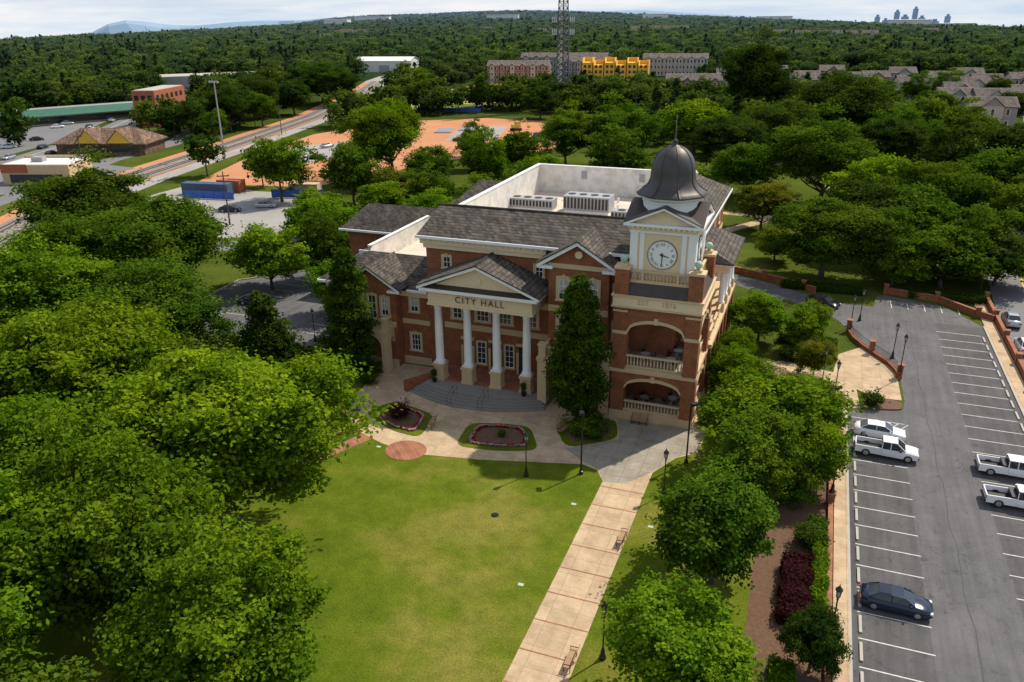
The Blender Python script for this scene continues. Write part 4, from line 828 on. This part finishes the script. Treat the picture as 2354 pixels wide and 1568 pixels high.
def sedan(paint):
    b=G();gl=G();t=G();r=G();h=G();l=G();rf=G()
    loft(b,[sec(-2.4,.70,.38,.62,.70),sec(-2.32,.82,.25,.78,.92),sec(-1.9,.9,.22,.86,.99),sec(-1.2,.92,.2,.88,1.0),sec(.2,.92,.2,.86,.96),sec(.9,.92,.2,.84,.94),sec(1.6,.9,.2,.78,.86),sec(2.15,.84,.24,.68,.76),sec(2.4,.70,.34,.55,.62)])
    def gs(x,hw,z0,z1,i): return [(x,-hw,z0),(x,-hw+i,z1),(x,hw-i,z1),(x,hw,z0)]
    loft(gl,[gs(-1.85,.74,.95,.99,.03),gs(-1.15,.80,.95,1.36,.17),gs(-.2,.81,.95,1.41,.18),gs(.35,.81,.93,1.37,.18),gs(1.2,.78,.9,.95,.05)])
    loft(rf,[[(-1.2,-.60,1.37),(-1.2,-.5,1.40),(-1.2,.5,1.40),(-1.2,.60,1.37)],[(-.4,-.63,1.415),(-.4,-.5,1.455),(-.4,.5,1.455),(-.4,.63,1.415)],[(.42,-.60,1.37),(.42,-.5,1.40),(.42,.5,1.40),(.42,.60,1.37)]])
    for s_ in (-1,1):
        for x0,z0,x1,z1 in ((.45,1.36,1.2,.95),(-.35,1.42,-.35,.95),(-1.2,1.36,-1.85,.98)): rf.tube((x0,s_*.64,z0),(x1,s_*.80,z1),.035,.035,5)
        rf.hexa([(.85,s_*.9,.95),(1.0,s_*.9,.95),(1.0,s_*1.06,.95),(.85,s_*1.06,.95)],[(.87,s_*.9,1.08),(.98,s_*.9,1.08),(.98,s_*1.06,1.08),(.87,s_*1.06,1.08)])
        h.box(2.2,2.38,s_*.68-.14,s_*.68+.14,.56,.68); l.box(-2.41,-2.3,s_*.66-.16,s_*.66+.16,.68,.82)
    wheels(t,r,(-1.42,1.42),.9); return mesh_of('sedan',[(b,paint),(gl,'glass'),(t,'tyre'),(r,'rim'),(h,'head'),(l,'tail'),(rf,paint)],(0,))
def pickup(paint,box=False):
    b=G();gl=G();t=G();r=G();h=G();l=G();rf=G();k=G()
    loft(b,[sec(-.35,.93,.38,1.0,1.08),sec(1.1,.93,.35,1.0,1.1),sec(1.3,.93,.35,1.0,1.12),sec(2.2,.9,.35,.95,1.06),sec(2.7,.86,.38,.88,.98),sec(2.82,.78,.45,.75,.82)])
    b.box(-2.75,-.37,-.93,.93,.4,.62); b.box(-2.75,-.37,-.93,-.83,.62,1.1); b.box(-2.75,-.37,.83,.93,.62,1.1); b.box(-2.78,-2.68,-.83,.83,.62,1.08)
    def gs(x,hw,z0,z1,i): return [(x,-hw,z0),(x,-hw+i,z1),(x,hw-i,z1),(x,hw,z0)]
    loft(gl,[gs(-.4,.82,1.05,1.62,.13),gs(-.1,.84,1.05,1.70,.15),gs(.9,.84,1.05,1.70,.15),gs(1.65,.80,1.07,1.13,.04)])
    rf.box(-.38,.92,-.68,.68,1.69,1.76)
    for s_ in (-1,1):
        for x0,z0,x1,z1 in ((.9,1.7,1.65,1.1),(.35,1.72,.35,1.05),(-.38,1.66,-.4,1.05)): rf.tube((x0,s_*.70,z0),(x1,s_*.83,z1),.045,.045,5)
        k.box(1.1,1.3,s_*1.05-.1,s_*1.05+.1,1.1,1.3); h.box(2.7,2.84,s_*.66-.14,s_*.66+.14,.68,.88); l.box(-2.79,-2.7,s_*.85-.07,s_*.85+.07,.75,1.05)
    k.box(-2.9,-2.76,-.85,.85,.42,.6); k.box(-2.67,-.38,-.82,.82,.62,.64); k.box(2.8,2.9,-.8,.8,.42,.62)
    if box: k.box(-.85,-.45,-.8,.8,.7,1.25)
    wheels(t,r,(-1.75,1.95),.92,.39); return mesh_of('pickup',[(b,paint),(gl,'glass'),(t,'tyre'),(r,'rim'),(h,'head'),(l,'tail'),(rf,paint),(k,'black')],())
SW,SN,SK,SS=sedan('wcar'),sedan('ncar'),sedan('kcar'),sedan('scar'); PK=pickup('wcar'); PK2=pickup('wcar',True)
put('parked_sedan',SW,(9.2,79.4,.02),-.02); put('parked_pickup_truck',PK,(9.6,75.5,.02),-.04); put('parked_pickup_truck',PK2,(20.2,75.6,.02),0.0); put('parked_pickup_truck',PK2,(20.0,70.1,.02),.02)
put('parked_sedan',SN,(9.2,52.6,.02),-.03); put('parked_sedan',SK,(-76.3,91.3,.02),.1); put('parked_sedan',SK,(3.2,118.5,.02),-.5)
put('parked_suv',SS,(27.3,119,.02),pi/2,(1,1,1.15)); put('parked_suv',SW,(27.2,109,.02),pi/2,(1,1,1.15)); put('parked_sedan',SS,(-79,84,.02),.1)
# ================================================================== middle distance
GR=[]
def clr(poly): GR.append(poly)
def hsheet(name,poly,m,z): clr(poly); return sheet(name,poly,m,z,z+.01)
hsheet('gravel_lot',[(-150,128),(-128,108),(-98,126),(-104,150),(-112,162),(-128,160),(-150,166)],'gravel',.03)
hsheet('clay_site',[(-150,163),(-164,205),(-172,250),(-160,292),(-130,312),(-95,308),(-70,275),(-84,232),(-108,210),(-108,185),(-120,168)],'dirt',.04)
clr([(-95,215),(-60,235),(-50,300),(-70,330),(-140,335),(-165,300),(-165,250)])
hsheet('gravel_pad',[(-158,190),(-161,225),(-148,240),(-136,215),(-141,190)],'gravel',.06)
hsheet('gravel_pad',[(-120,250),(-128,285),(-112,290),(-104,258)],'gravel',.06)
hsheet('straw_field',[(-205,395),(-212,430),(-155,440),(-146,380),(-152,335),(-178,330)],'straw',.05)
sheet('grass_field',[(-200,408),(-204,425),(-158,432),(-152,395)],'greenf',.08,.05); sheet('grass_field',[(-176,340),(-180,356),(-152,362),(-152,342)],'greenf',.08,.05)
hsheet('clay_site',[(-200,445),(-200,474),(-80,495),(-70,465),(-110,450),(-150,444)],'dirt',.05)
clr([(-215,380),(-210,500),(-60,520),(-70,420),(-120,400),(-140,360)])
hsheet('clay_site',[(60,225),(52,300),(75,330),(120,330),(120,240)],'dirt',.05)
hsheet('residential_street',[(-10,440),(-12,448),(75,440),(85,380),(75,330),(66,330),(74,380),(62,425)],'asphf',.08)
clr([(-75,360),(-75,430),(90,480),(120,420),(100,300),(30,290),(15,380)]); clr([(-60,400),(-60,520),(160,540),(170,420),(110,400)])
RW=[(-130,70),(-150,110),(-165,140),(-172,165),(-185,225),(-202,294),(-238,395),(-270,470)]
def clrb(pts,w): l,r=band(pts,w); clr(l+r[::-1])
clrb(RW,36); strip('rail_embankment',RW,18,'dirt',.03,.02); strip('rail_ballast',RW,10,'ballast',.25,.2)
for o_ in (-3.2,-1.8,1.8,3.2): strip('rail',RW,.22,'seam',.42,.16,offs=o_)
strip('gravel_track',RW,5,'gravel',.09,.05,offs=-8.5)
HW=[(-190,70),(-205,120),(-218,160),(-245,225),(-284,290),(-330,365),(-400,470)]
clrb(HW,34); strip('highway',HW,15,'asphf',.05,.04); strip('lane_line',HW,.3,'yellow',.07,.01); strip('lane_line',HW,.25,'paint',.07,.01,offs=3.6); strip('lane_line',HW,.25,'paint',.07,.01,offs=-3.6)
strip('access_road',[(-175,120),(-190,160),(-200,185),(-205,215),(-240,275)],6,'asphf',.06,.05)
clr([(-260,200),(-245,225),(-284,290),(-320,290),(-330,260),(-285,170),(-225,150)]); sheet('strip_mall_parking',[(-232,160),(-247,205),(-270,245),(-292,280),(-312,272),(-285,215),(-262,165)],'asphf',.055,.05)
clr([(-215,110),(-170,130),(-185,225),(-235,225)]); clr([(-200,60),(-150,60),(-150,130),(-215,130)])
sheet('store_parking',[(-206,128),(-178,140),(-182,176),(-212,180)],'asphf',.057,.05)
def gable(g,gr,x0,x1,y0,y1,z0,zr,ov=.5,axis='x'):
    if axis=='x':
        ym=(y0+y1)/2
        gr.slab([(x0-ov,y0-ov,z0),(x1+ov,y0-ov,z0),(x1+ov,ym,zr),(x0-ov,ym,zr)],.2); gr.slab([(x0-ov,ym,zr),(x1+ov,ym,zr),(x1+ov,y1+ov,z0),(x0-ov,y1+ov,z0)],.2)
        for x in (x0+.02,x1-.02): g.add([(x,y0,z0-.2),(x,y1,z0-.2),(x,ym,zr-.25)],[(0,1,2)])
    else:
        xm=(x0+x1)/2
        gr.slab([(x0-ov,y0-ov,z0),(xm,y0-ov,zr),(xm,y1+ov,zr),(x0-ov,y1+ov,z0)],.2); gr.slab([(xm,y0-ov,zr),(x1+ov,y0-ov,z0),(x1+ov,y1+ov,z0),(xm,y1+ov,zr)],.2)
        for y in (y0+.02,y1-.02): g.add([(x0,y,z0-.2),(x1,y,z0-.2),(xm,y,zr-.25)],[(0,1,2)])
def house(name,x,y,w,d,h,rz,wall,roof='rooff',rh=3.,units=1,front_gables=True,st=2):
    b=Bld(name,(x,y,terr(x,y)),rz); g=b.g('walls',wall); gr=b.g('roof',roof)
    g.box(-w/2,w/2,-d/2,d/2,0,h); gable(g,gr,-w/2,w/2,-d/2,d/2,h,h+rh)
    uw=w/units
    for i in range(units):
        u=-w/2+uw*(i+.5)
        if front_gables:
            ww=uw*.42; b.g('bay_walls_light' if i%2==0 else 'bay_walls','sidingw' if i%2==0 else wall).box(u-ww/2,u+ww/2,-d/2-1.0,-d/2,0,h+.2); gable(b.g('bay_gables',wall),gr,u-ww/2,u+ww/2,-d/2-1.0,0,h+.2,h+.2+ww*.45,.3,'y')
        for s_ in range(st):
            z=h*(s_+.3)/st
            for k_ in (-.32,0,.32):
                dd=-d/2-1.0 if front_gables and k_==0 else -d/2
                b.g('window_frames','white').box(u+k_*uw-.65,u+k_*uw+.65,dd-.05,dd,z-.1,z+h/st*.5+.1); b.g('windows','glass').box(u+k_*uw-.5,u+k_*uw+.5,dd-.08,dd-.05,z,z+h/st*.5)
    for s_ in range(st):
        z=h*(s_+.3)/st
        for k_ in (-.25,.25):
            for sx in (-1,1):
                xa=sorted((sx*w/2,sx*(w/2+.06))); b.g('windows','glass').box(xa[0],xa[1],k_*d-.5,k_*d+.5,z,z+h/st*.5)
    b.done(); 
    r=max(w,d)*.5+4; q_=min(55,.11*math.hypot(x,y)); dx,dy=-x/math.hypot(x,y),-y/math.hypot(x,y)
    clr([(x-r+dx*q_,y-r+dy*q_),(x+r+dx*q_,y-r+dy*q_),(x+r,y+r*.6),(x-r,y+r*.6)]); return b
house('townhouse_row',-180,487,38,14,10,.18,'brickf',units=6,st=3)
house('townhouse_row',-152,535,34,14,10,.15,'sidingg',units=6,st=3)
house('townhouse_row',-98,566,42,14,11,.15,'sidingw',units=6,st=3)
house('townhouse_row',-175,565,60,14,11,.15,'sidingg',units=8,st=3)
house('townhouse_row',-62,412,26,12,9,.2,'brickf',units=4,st=2)
b=Bld('unfinished_townhouse_row',(-127,520,0),.15); g=b.g('sheathing','osb')
for i in range(6):
    x=-21+i*7; hh=11.5 if i%2 else 13.2
    g.box(x,x+6.4,-6,6,0,hh-2.6)
    for c_ in (x,x+6.05): g.box(c_,c_+.35,-6,6,hh-2.6,hh)
    g.box(x+.35,x+6.05,5.7,6,hh-2.6,hh)
    for s_ in range(3): b.g('openings','door').box(x+1,x+2.6,-6.05,-6,1+s_*3.2,2.8+s_*3.2); b.g('openings','door').box(x+3.8,x+5.4,-6.05,-6,1+s_*3.2,2.8+s_*3.2)
b.done(); clr([(-160,440),(-85,440),(-100,545),(-160,545)])
hs_=[(-14,455,13,11,7,.3,'sidingg'),(-12,475,13,11,7,.3,'sidingw'),(8,470,13,11,7,.2,'sidingg'),(22,482,13,11,7,.2,'brickf'),(36,436,13,10,8,.25,'sidingw'),(52,400,13,10,8,.2,'sidingg'),(47,372,13,10,8,.2,'sidingg'),(60,372,13,10,8,.2,'sidingw'),(54,335,16,11,8,.1,'sidingg'),(76,392,12,10,8,.1,'brickf'),(88,430,13,10,8,.1,'brickf'),(70,455,13,10,8,.1,'brickf'),(100,400,13,10,8,.1,'sidingg'),(62,432,12,10,8,.15,'sidingw'),(-30,500,13,10,8,.2,'sidingw'),(-52,470,13,10,8,.2,'sidingg'),(78,345,13,10,8,.1,'sidingg'),(90,360,13,10,8,.1,'brickf'),(-35,455,13,10,8,.3,'sidingw'),(6,440,12,10,8,.3,'sidingg'),(52,470,13,10,8,.2,'sidingg'),(88,470,13,10,8,.2,'sidingw'),(105,450,13,10,8,.1,'sidingg'),(118,430,13,10,8,.1,'brickf'),(36,500,13,10,8,.2,'sidingg'),(68,500,13,10,8,.1,'sidingg'),(100,500,13,10,8,.1,'sidingw'),(125,480,13,10,8,.1,'sidingg'),(0,510,13,10,8,.2,'brickf')]
for a in hs_: house('suburban_house',*a)
for x,y in [(-744,1186),(-715,1200),(-700,1170),(-760,1230),(-780,1160),(-285,1424),(-262,1430),(-240,1440),(-45,1160),(-25,1150),(-5,1165),(15,1150),(40,1180),(-310,1400),(-650,1000),(-70,1200),(-560,1350),(-420,1250),(120,1300)]: house('distant_house',x,y,20,12,10,.3,'sidingw',rh=5)
for x,y,w_ in [(-900,2300,90),(-500,2500,70),(-1500,2600,120),(150,2100,80),(300,2600,90),(-1200,1900,60),(-200,3000,110)]:
    b=Bld('distant_warehouse',(x,y,terr(x,y)),.3); b.g('walls','whiteb').box(-w_/2,w_/2,-20,20,0,22); b.g('roof','whiteb').box(-w_/2-1,w_/2+1,-21,21,22,23); b.g('doors','hvac').box(-w_/4,w_/4,-20.3,-20,0,8); b.done()
b=Bld('distant_city_skyline',(560,8600,terr(560,8600)-20),0)
for i,(dx,hh_,w_) in enumerate([(-330,95,60),(-220,150,45),(-150,120,50),(-60,190,45),(10,150,60),(90,215,42),(150,140,55),(260,110,70),(360,150,45)]):
    g=b.g('towers','skyline'); g.box(dx-w_/2,dx+w_/2,-25,25,0,hh_); g.box(dx-w_/4,dx+w_/4,-12,12,hh_,hh_+18)
b.done()
g=G(); w0,w1,hh=3.4,1.3,78.; a3=[pi/2+2*pi*k_/3 for k_ in range(3)]
lv=30
for i in range(lv):
    z0,z1=hh*i/lv,hh*(i+1)/lv; r0=w0+(w1-w0)*i/lv; r1=w0+(w1-w0)*(i+1)/lv
    for k_ in range(3):
        A=(r0*cos(a3[k_]),r0*sin(a3[k_]),z0);A1=(r1*cos(a3[k_]),r1*sin(a3[k_]),z1);Bq=(r0*cos(a3[(k_+1)%3]),r0*sin(a3[(k_+1)%3]),z0);B1=(r1*cos(a3[(k_+1)%3]),r1*sin(a3[(k_+1)%3]),z1)
        g.tube(A,A1,.26,.26,5); g.tube(A,B1,.12,.12,4); g.tube(Bq,A1,.12,.12,4); g.tube(A1,B1,.11,.11,4)
an=G()
for k_ in range(3):
    for s_ in (-1.6,0,1.6):
        a=a3[k_]; X,Y=4.4*cos(a)-s_*sin(a),4.4*sin(a)+s_*cos(a); an.box(X-.2,X+.2,Y-.2,Y+.2,31,33.4); an.box(X-.2,X+.2,Y-.2,Y+.2,36,38.2)
    for zz in (32,37): g.tube((0,0,zz),(4.4*cos(a3[k_]),4.4*sin(a3[k_]),zz),.12,.12,4); g.tube((4.4*cos(a3[k_])-2*sin(a3[k_]),4.4*sin(a3[k_])+2*cos(a3[k_]),zz),(4.4*cos(a3[k_])+2*sin(a3[k_]),4.4*sin(a3[k_])-2*cos(a3[k_]),zz),.12,.12,4)
single('communication_tower',[(g,'galv'),(an,'whiteb')],loc=(-110,352,0),rz=.3)
b=Bld('brown_restaurant',(-212,197,0),.32); g=b.g('walls','roofb'); g.box(-14,14,-7,7,0,3.6); r_=b.g('roof','roofb')
r_.slab([(-15,-8,3.6),(15,-8,3.6),(9,0,7.5),(-9,0,7.5)],.3); r_.slab([(15,-8,3.6),(15,8,3.6),(9,0,7.5)],.3); r_.slab([(15,8,3.6),(-15,8,3.6),(-9,0,7.5),(9,0,7.5)],.3); r_.slab([(-15,8,3.6),(-15,-8,3.6),(-9,0,7.5)],.3)
for x in (-3,7): 
    r_.slab([(x-4,-9,4),(x,-9,8),(x,0,8),(x-4,0,4)],.2); r_.slab([(x,-9,8),(x+4,-9,4),(x+4,0,4),(x,0,8)],.2); b.g('yellow_gables','osb').add([(x-3.8,-8.8,3.9),(x+3.8,-8.8,3.9),(x,-8.8,7.7)],[(0,1,2)])
b.g('windows','glass').box(-12,12,-7.06,-7,1,2.6); b.done()
b=Bld('brick_office_building',(-251,262,0),.3); b.g('walls','orange').box(-4.5,4.5,-14,12,0,13.5)
for z in (2,6,10):
    for j in range(3): b.g('windows','glass').box(-3.6+j*2.7,-2.0+j*2.7,-14.06,-14,z,z+1.8)
    for j in range(6): b.g('windows','glass').box(4.5,4.56,-12.5+j*4,-10.5+j*4,z,z+1.8)
b.g('roof','sidingw').box(-4.2,4.2,-13.6,11.6,13.5,13.7); b.done(); clr([(-265,235),(-230,215),(-232,280),(-265,280)])
b=Bld('roadside_store',(-190,154,0),.32); b.g('walls','stone').box(-9,9,-5,6,0,5); b.g('roof','whiteb').box(-8.6,8.6,-4.6,5.6,5,5.1); b.g('fascia','orange').box(-9.1,-2,-5.15,-5,3,5.2); b.g('parapet','stone').box(-9,9,5.6,6,5,5.8); b.g('windows','glass').box(-7,7,-5.06,-5,.5,2.6); b.g('roof_unit','hvac').box(-3,0,-1,1,5.1,6.3); b.done()
b=Bld('strip_mall',(-300,240,0),1.06); b.g('walls','stone').box(-48,48,-7,7,0,5.5); b.g('roof','sidingg').box(-48,48,-6.5,7,5.5,5.7)
b.g('canopy','green').slab([(-49,-10,3.8),(49,-10,3.8),(49,-6.5,6.3),(-49,-6.5,6.3)],.3); b.g('windows','glass').box(-46,46,-7.05,-7,.5,3); b.done(); clr([(-340,190),(-290,180),(-270,290),(-320,310)])
b=Bld('white_warehouse',(-312,560,0),.2); b.g('walls','whiteb').box(-20,20,-12,12,0,8); gable(b.g('gable_walls','whiteb'),b.g('roof','whiteb'),-20,20,-12,12,8,10.5); b.g('doors','hvac').box(-4,4,-12.1,-12,0,5); b.done(); clr([(-325,480),(-255,480),(-280,580),(-345,580)])
b=Bld('white_warehouse',(-340,585,0),.2); b.g('walls','whiteb').box(-18,18,-9,9,0,7); gable(b.g('gable_walls','whiteb'),b.g('roof','sidingg'),-18,18,-9,9,7,9); b.done()
b=Bld('flat_roof_warehouse',(-345,420,0),.75); b.g('walls','sidingg').box(-40,40,-12,12,0,7); b.g('roof','sidingw').box(-40,40,-12,12,7,7.3); b.done(); clr([(-390,380),(-300,360),(-300,460),(-380,460)])
hsheet('gravel_yard',[(-280,470),(-235,400),(-215,440),(-250,540),(-300,535)],'gravel',.05)
def container(name,x,y,l,rz,m):
    g=G(); g.box(-l/2,l/2,-1.3,1.3,.1,2.9); k=G()
    for i in range(int(l/.4)): k.box(-l/2+.1+i*.4,-l/2+.25+i*.4,-1.36,-1.3,.25,2.75)
    for sx in(-1,1):
        for sy in(-1,1): k.box(sx*l/2-.1,sx*l/2+.1,sy*1.3-.1,sy*1.3+.1,0,3)
    single(name,[(g,m),(k,m)],loc=(x,y,0),rz=rz)
container('shipping_container',-137,153,12,.15,'bluebox'); container('shipping_container',-114,160,7,.2,'stone'); container('shipping_container',-134,158,6,.1,'orange')
def fence(pts,h,m,name='site_fence'):
    g=G(); k=G()
    for i in range(len(pts)-1):
        a=Vector(pts[i]);b_=Vector(pts[i+1]); g.hexa([(a.x,a.y,.1),(b_.x,b_.y,.1),(b_.x,b_.y+.06,.1),(a.x,a.y+.06,.1)],[(a.x,a.y,h),(b_.x,b_.y,h),(b_.x,b_.y+.06,h),(a.x,a.y+.06,h)])
        n=int((b_-a).length/3)+1
        for j in range(n+1): c_=a+(b_-a)*j/n; k.tube((c_.x,c_.y-.05,0),(c_.x,c_.y-.05,h+.2),.05,.05,5)
    single(name,[(g,m),(k,'galv')])
fence([(-140,148),(-127,150)],1.8,'blue'); fence([(-120,155),(-108,158.5)],2.0,'blue'); fence([(-92,262),(-80,272)],2.2,'blue'); fence([(-170,325),(-140,330)],1.8,'blue'); fence([(-205,392),(-145,378)],1.5,'bluebox')
for x,y,h in [(-168,197,22)]:
    g=G(); g.tube((0,0,0),(0,0,h),.28,.16,8); g.box(-1.6,1.6,-.15,.15,h,h+.3)
    for i in range(4): g.box(-1.5+i*.9,-1.1+i*.9,-.5,-.1,h-.1,h+.5)
    single('floodlight_pole',[(g,'hvac')],loc=(x,y,0))
for x,y,h in [(-112,130,11),(-104,160,11),(-205,260,11),(-182,245,11),(-195,170,10),(-210,150,10),(-60,275,14),(-85,330,14)]:
    g=G(); g.tube((0,0,0),(0,0,h),.17,.11,7); g.box(-1.2,1.2,-.08,.08,h-1,h-.8)
    for s_ in(-1,0,1): g.tube((s_,0,h-.8),(s_,0,h-.5),.06,.06,5)
    single('utility_pole',[(g,'bark')],loc=(x,y,0),rz=.6)
b=Bld('concrete_block_building',(72,270,0),.0); b.g('walls','hvac').box(-3,3,-3,3,0,12); b.g('slab','hvac').box(5,9,-2,2,0,9); b.done()
for i,(x,y,r_) in enumerate([(-215,158,1.9),(-226,186,1.9),(-232,176,5),(-240,195,1.9),(-262,235,2.1),(-268,240,2.1),(-275,258,2.1),(-283,268,2.1),(-252,192,1),(-258,208,1),(-285,245,1),(-292,262,1),(-246,178,1),(-300,305,2.1),(-310,335,2.1),(-296,272,1),(-280,236,1),(-140,205,.3),(-150,225,1.2),(-250,505,1),(-240,480,1),(-120,140,.4),(-115,146,.4)]): put('parked_sedan',[SW,SK,SS,SN][i%4],(x,y,.06),r_)
g=G()
for i in range(9): g.box(-3+i*.7,-2.6+i*.7,-6,6,.1,.5)
for x,y in ((-130,272),(-118,268),(-124,280)): single('pipe_stack',[(g,'hvac')],loc=(x,y,0),rz=.3)
g=G(); k=G(); g.box(-1.6,1.4,-1.1,1.1,1.1,2.2); g.box(-.2,1.2,-.9,.9,2.2,3.3); g.tube((1.2,0,1.8),(4,0,4.2),.2,.15,6); g.tube((4,0,4.2),(5.8,0,1.2),.15,.12,6); g.box(5.4,6.2,-.5,.5,.5,1.3); k.box(-1.9,1.7,-1.3,-.7,0,.9); k.box(-1.9,1.7,.7,1.3,0,.9)
me=mesh_of('excavator',[(g,'yellow'),(k,'black')])
for x,y,r_ in ((-150,470,.5),(-110,474,2),(-105,280,1)): put('excavator',me,(x,y,.05),r_)
# ================================================================== FOREST (instanced)
src=bpy.data.collections.new('forest_tree_variants')
for i,(R_,H_,nc,pr,ls_) in enumerate([(6,12,34,38,.9),(5.5,12.5,34,38,.85),(6.5,11,36,38,.95),(3.8,14,30,34,.8)]):
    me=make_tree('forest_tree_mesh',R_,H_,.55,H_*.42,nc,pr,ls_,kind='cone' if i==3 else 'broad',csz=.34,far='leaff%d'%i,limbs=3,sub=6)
    o=bpy.data.objects.new('forest_tree_%d'%i,me); src.objects.link(o)
def inpoly(x,y,poly):
    c_=np.zeros(len(x),bool); n=len(poly)
    for i in range(n):
        x0,y0=poly[i]; x1,y1=poly[i-1]
        cond=((y0>y)!=(y1>y)); xi=(x1-x0)*(y-y0)/((y1-y0) if y1!=y0 else 1e-9)+x0; c_^=cond&(x<xi)
    return c_
clr([(-70,60),(50,60),(50,262),(-95,262),(-125,215),(-125,100)]); clr([(-150,50),(-60,50),(-60,130),(-130,130)]); clr(LOT)
clrb([(30.6,8),(30.6,120),(33,150),(38,200),(46,260),(60,340)],16)
allp=[]
def scatter(r0,r1,sp,smin,smax,keep=1.0):
    A0=math.radians(-52); A1=math.radians(52); ext=r1
    gx=np.arange(-ext,ext,sp); X,Y=np.meshgrid(gx,gx); X=X.ravel()+RNG.uniform(-.45,.45,X.size)*sp; Y=Y.ravel()+RNG.uniform(-.45,.45,Y.size)*sp
    D=np.hypot(X,Y); az=np.arctan2(-X,Y)-YAW; az=(az+pi)%(2*pi)-pi
    ok=(D>r0)&(D<r1)&(np.abs(az)<A1)&(RNG.random(X.size)<keep); X,Y,D=X[ok],Y[ok],D[ok]
    if r0<1600:
        for pl in GR: 
            k_=~inpoly(X,Y,pl); X,Y=X[k_],Y[k_]
    gl_=np.sin(X*.011+1.3)*np.sin(Y*.013+.4)+.5*np.sin(X*.031+Y*.023)
    k_=(gl_<1.1)|(RNG.random(len(X))<.15); X,Y=X[k_],Y[k_]
    Z=np.array([terr(a,c_) for a,c_ in zip(X,Y)]); s_=RNG.uniform(smin,smax,len(X)); allp.append((X,Y,Z,s_))
scatter(135,700,7.5,.6,1.25); scatter(700,1500,11,.8,1.4); scatter(1500,3200,19,1.1,1.9); scatter(3200,7000,48,1.8,3.2)
X,Y,Z,S=[np.concatenate([a[i] for a in allp]) for i in range(4)]
me=bpy.data.meshes.new('forest_points'); me.vertices.add(len(X)); me.vertices.foreach_set('co',np.stack([X,Y,Z-.3],1).ravel())
DD=np.hypot(X,Y); at=me.attributes.new('scl','FLOAT_VECTOR','POINT'); zs_=S*RNG.uniform(.8,1.15,len(S))*np.where(DD>3200,.4,np.where(DD>1500,.7,1.0)); at.data.foreach_set('vector',np.stack([S,S,zs_],1).astype(np.float32).ravel())
at=me.attributes.new('rot','FLOAT_VECTOR','POINT'); at.data.foreach_set('vector',np.stack([X*0,X*0,RNG.uniform(0,6.28,len(X))],1).astype(np.float32).ravel())
idx=RNG.choice(4,len(X),p=[.34,.27,.31,.08]); pn=np.sin(X*.021)*np.sin(Y*.017+1)>.35; idx=np.where(pn&(RNG.random(len(X))<.3)&(DD<900),3,idx); at=me.attributes.new('idx','INT','POINT'); at.data.foreach_set('value',idx.astype(np.int32))
me.update(); fo=put('distant_forest',me)
ng=bpy.data.node_groups.new('forest_scatter','GeometryNodeTree'); ng.interface.new_socket('Geometry',in_out='INPUT',socket_type='NodeSocketGeometry'); ng.interface.new_socket('Geometry',in_out='OUTPUT',socket_type='NodeSocketGeometry')
gi=ng.nodes.new('NodeGroupInput'); go=ng.nodes.new('NodeGroupOutput'); ip=ng.nodes.new('GeometryNodeInstanceOnPoints'); ci=ng.nodes.new('GeometryNodeCollectionInfo')
ci.inputs['Collection'].default_value=src; ci.inputs['Separate Children'].default_value=True; ci.inputs['Reset Children'].default_value=True; ip.inputs['Pick Instance'].default_value=True
def na_(nm,t): n=ng.nodes.new('GeometryNodeInputNamedAttribute'); n.data_type=t; n.inputs['Name'].default_value=nm; return [o for o in n.outputs if o.enabled and o.name=='Attribute'][0]
ng.links.new(gi.outputs[0],ip.inputs['Points']); ng.links.new(ci.outputs[0],ip.inputs['Instance']); ng.links.new(na_('idx','INT'),ip.inputs['Instance Index']); ng.links.new(na_('rot','FLOAT_VECTOR'),ip.inputs['Rotation']); ng.links.new(na_('scl','FLOAT_VECTOR'),ip.inputs['Scale']); ng.links.new(ip.outputs[0],go.inputs[0])
md=fo.modifiers.new('scatter','NODES'); md.node_group=ng
# ================================================================== light, sky, camera
E=math.radians(51); az=math.radians(32); sd=Vector((sin(az)*cos(E),cos(az)*cos(E),sin(E)))
sun=bpy.data.lights.new('sun','SUN'); sun.energy=4.8; sun.angle=math.radians(0.8); sun.color=(1,.92,.78)
so=bpy.data.objects.new('sun',sun); so.rotation_euler=sd.to_track_quat('Z','Y').to_euler(); COL.objects.link(so)
wd=bpy.data.worlds.new('World'); scene.world=wd; wd.use_nodes=True; nt=wd.node_tree; bg=nt.nodes['Background']
sk=N(nt,'ShaderNodeTexSky'); sk.sky_type='NISHITA'; sk.sun_disc=False; sk.sun_elevation=E; sk.sun_rotation=az; sk.altitude=300; sk.air_density=1.0; sk.dust_density=.6; sk.ozone_density=2.0
tc=N(nt,'ShaderNodeTexCoord'); mp=N(nt,'ShaderNodeMapping'); mp.inputs['Scale'].default_value=(1,1,9); L(nt,tc.outputs['Generated'],mp.inputs[0])
nz=noise(nt,mp.outputs[0],3.2,7,.6); cf=ramp(nt,nz,[(.42,(0,0,0)),(.62,(.9,.9,.9))])
sz=N(nt,'ShaderNodeSeparateXYZ'); L(nt,tc.outputs['Generated'],sz.inputs[0])
hz=ramp(nt,sz.outputs[2],[(0.0,(1,1,1)),(.12,(0,0,0))])
skc=mixc(nt,hz,sk.outputs[0],(4.0,4.8,5.8))
L(nt,mixc(nt,cf,skc,(6.3,6.3,6.3)),bg.inputs[0]); bg.inputs[1].default_value=0.15
scene.view_settings.view_transform='Standard'; scene.view_settings.look='None'; scene.view_settings.exposure=0
cam=bpy.data.cameras.new('camera'); cam.lens=28.0; cam.sensor_width=36; cam.clip_end=30000; cam.clip_start=.5
co=bpy.data.objects.new('camera',cam); co.matrix_world=Matrix.Translation((0,0,40))@(Matrix.Rotation(YAW,4,'Z')@Matrix.Rotation(pi/2-math.radians(22.4),4,'X')@Matrix.Rotation(-math.radians(.6),4,'Z'))
COL.objects.link(co); scene.camera=co
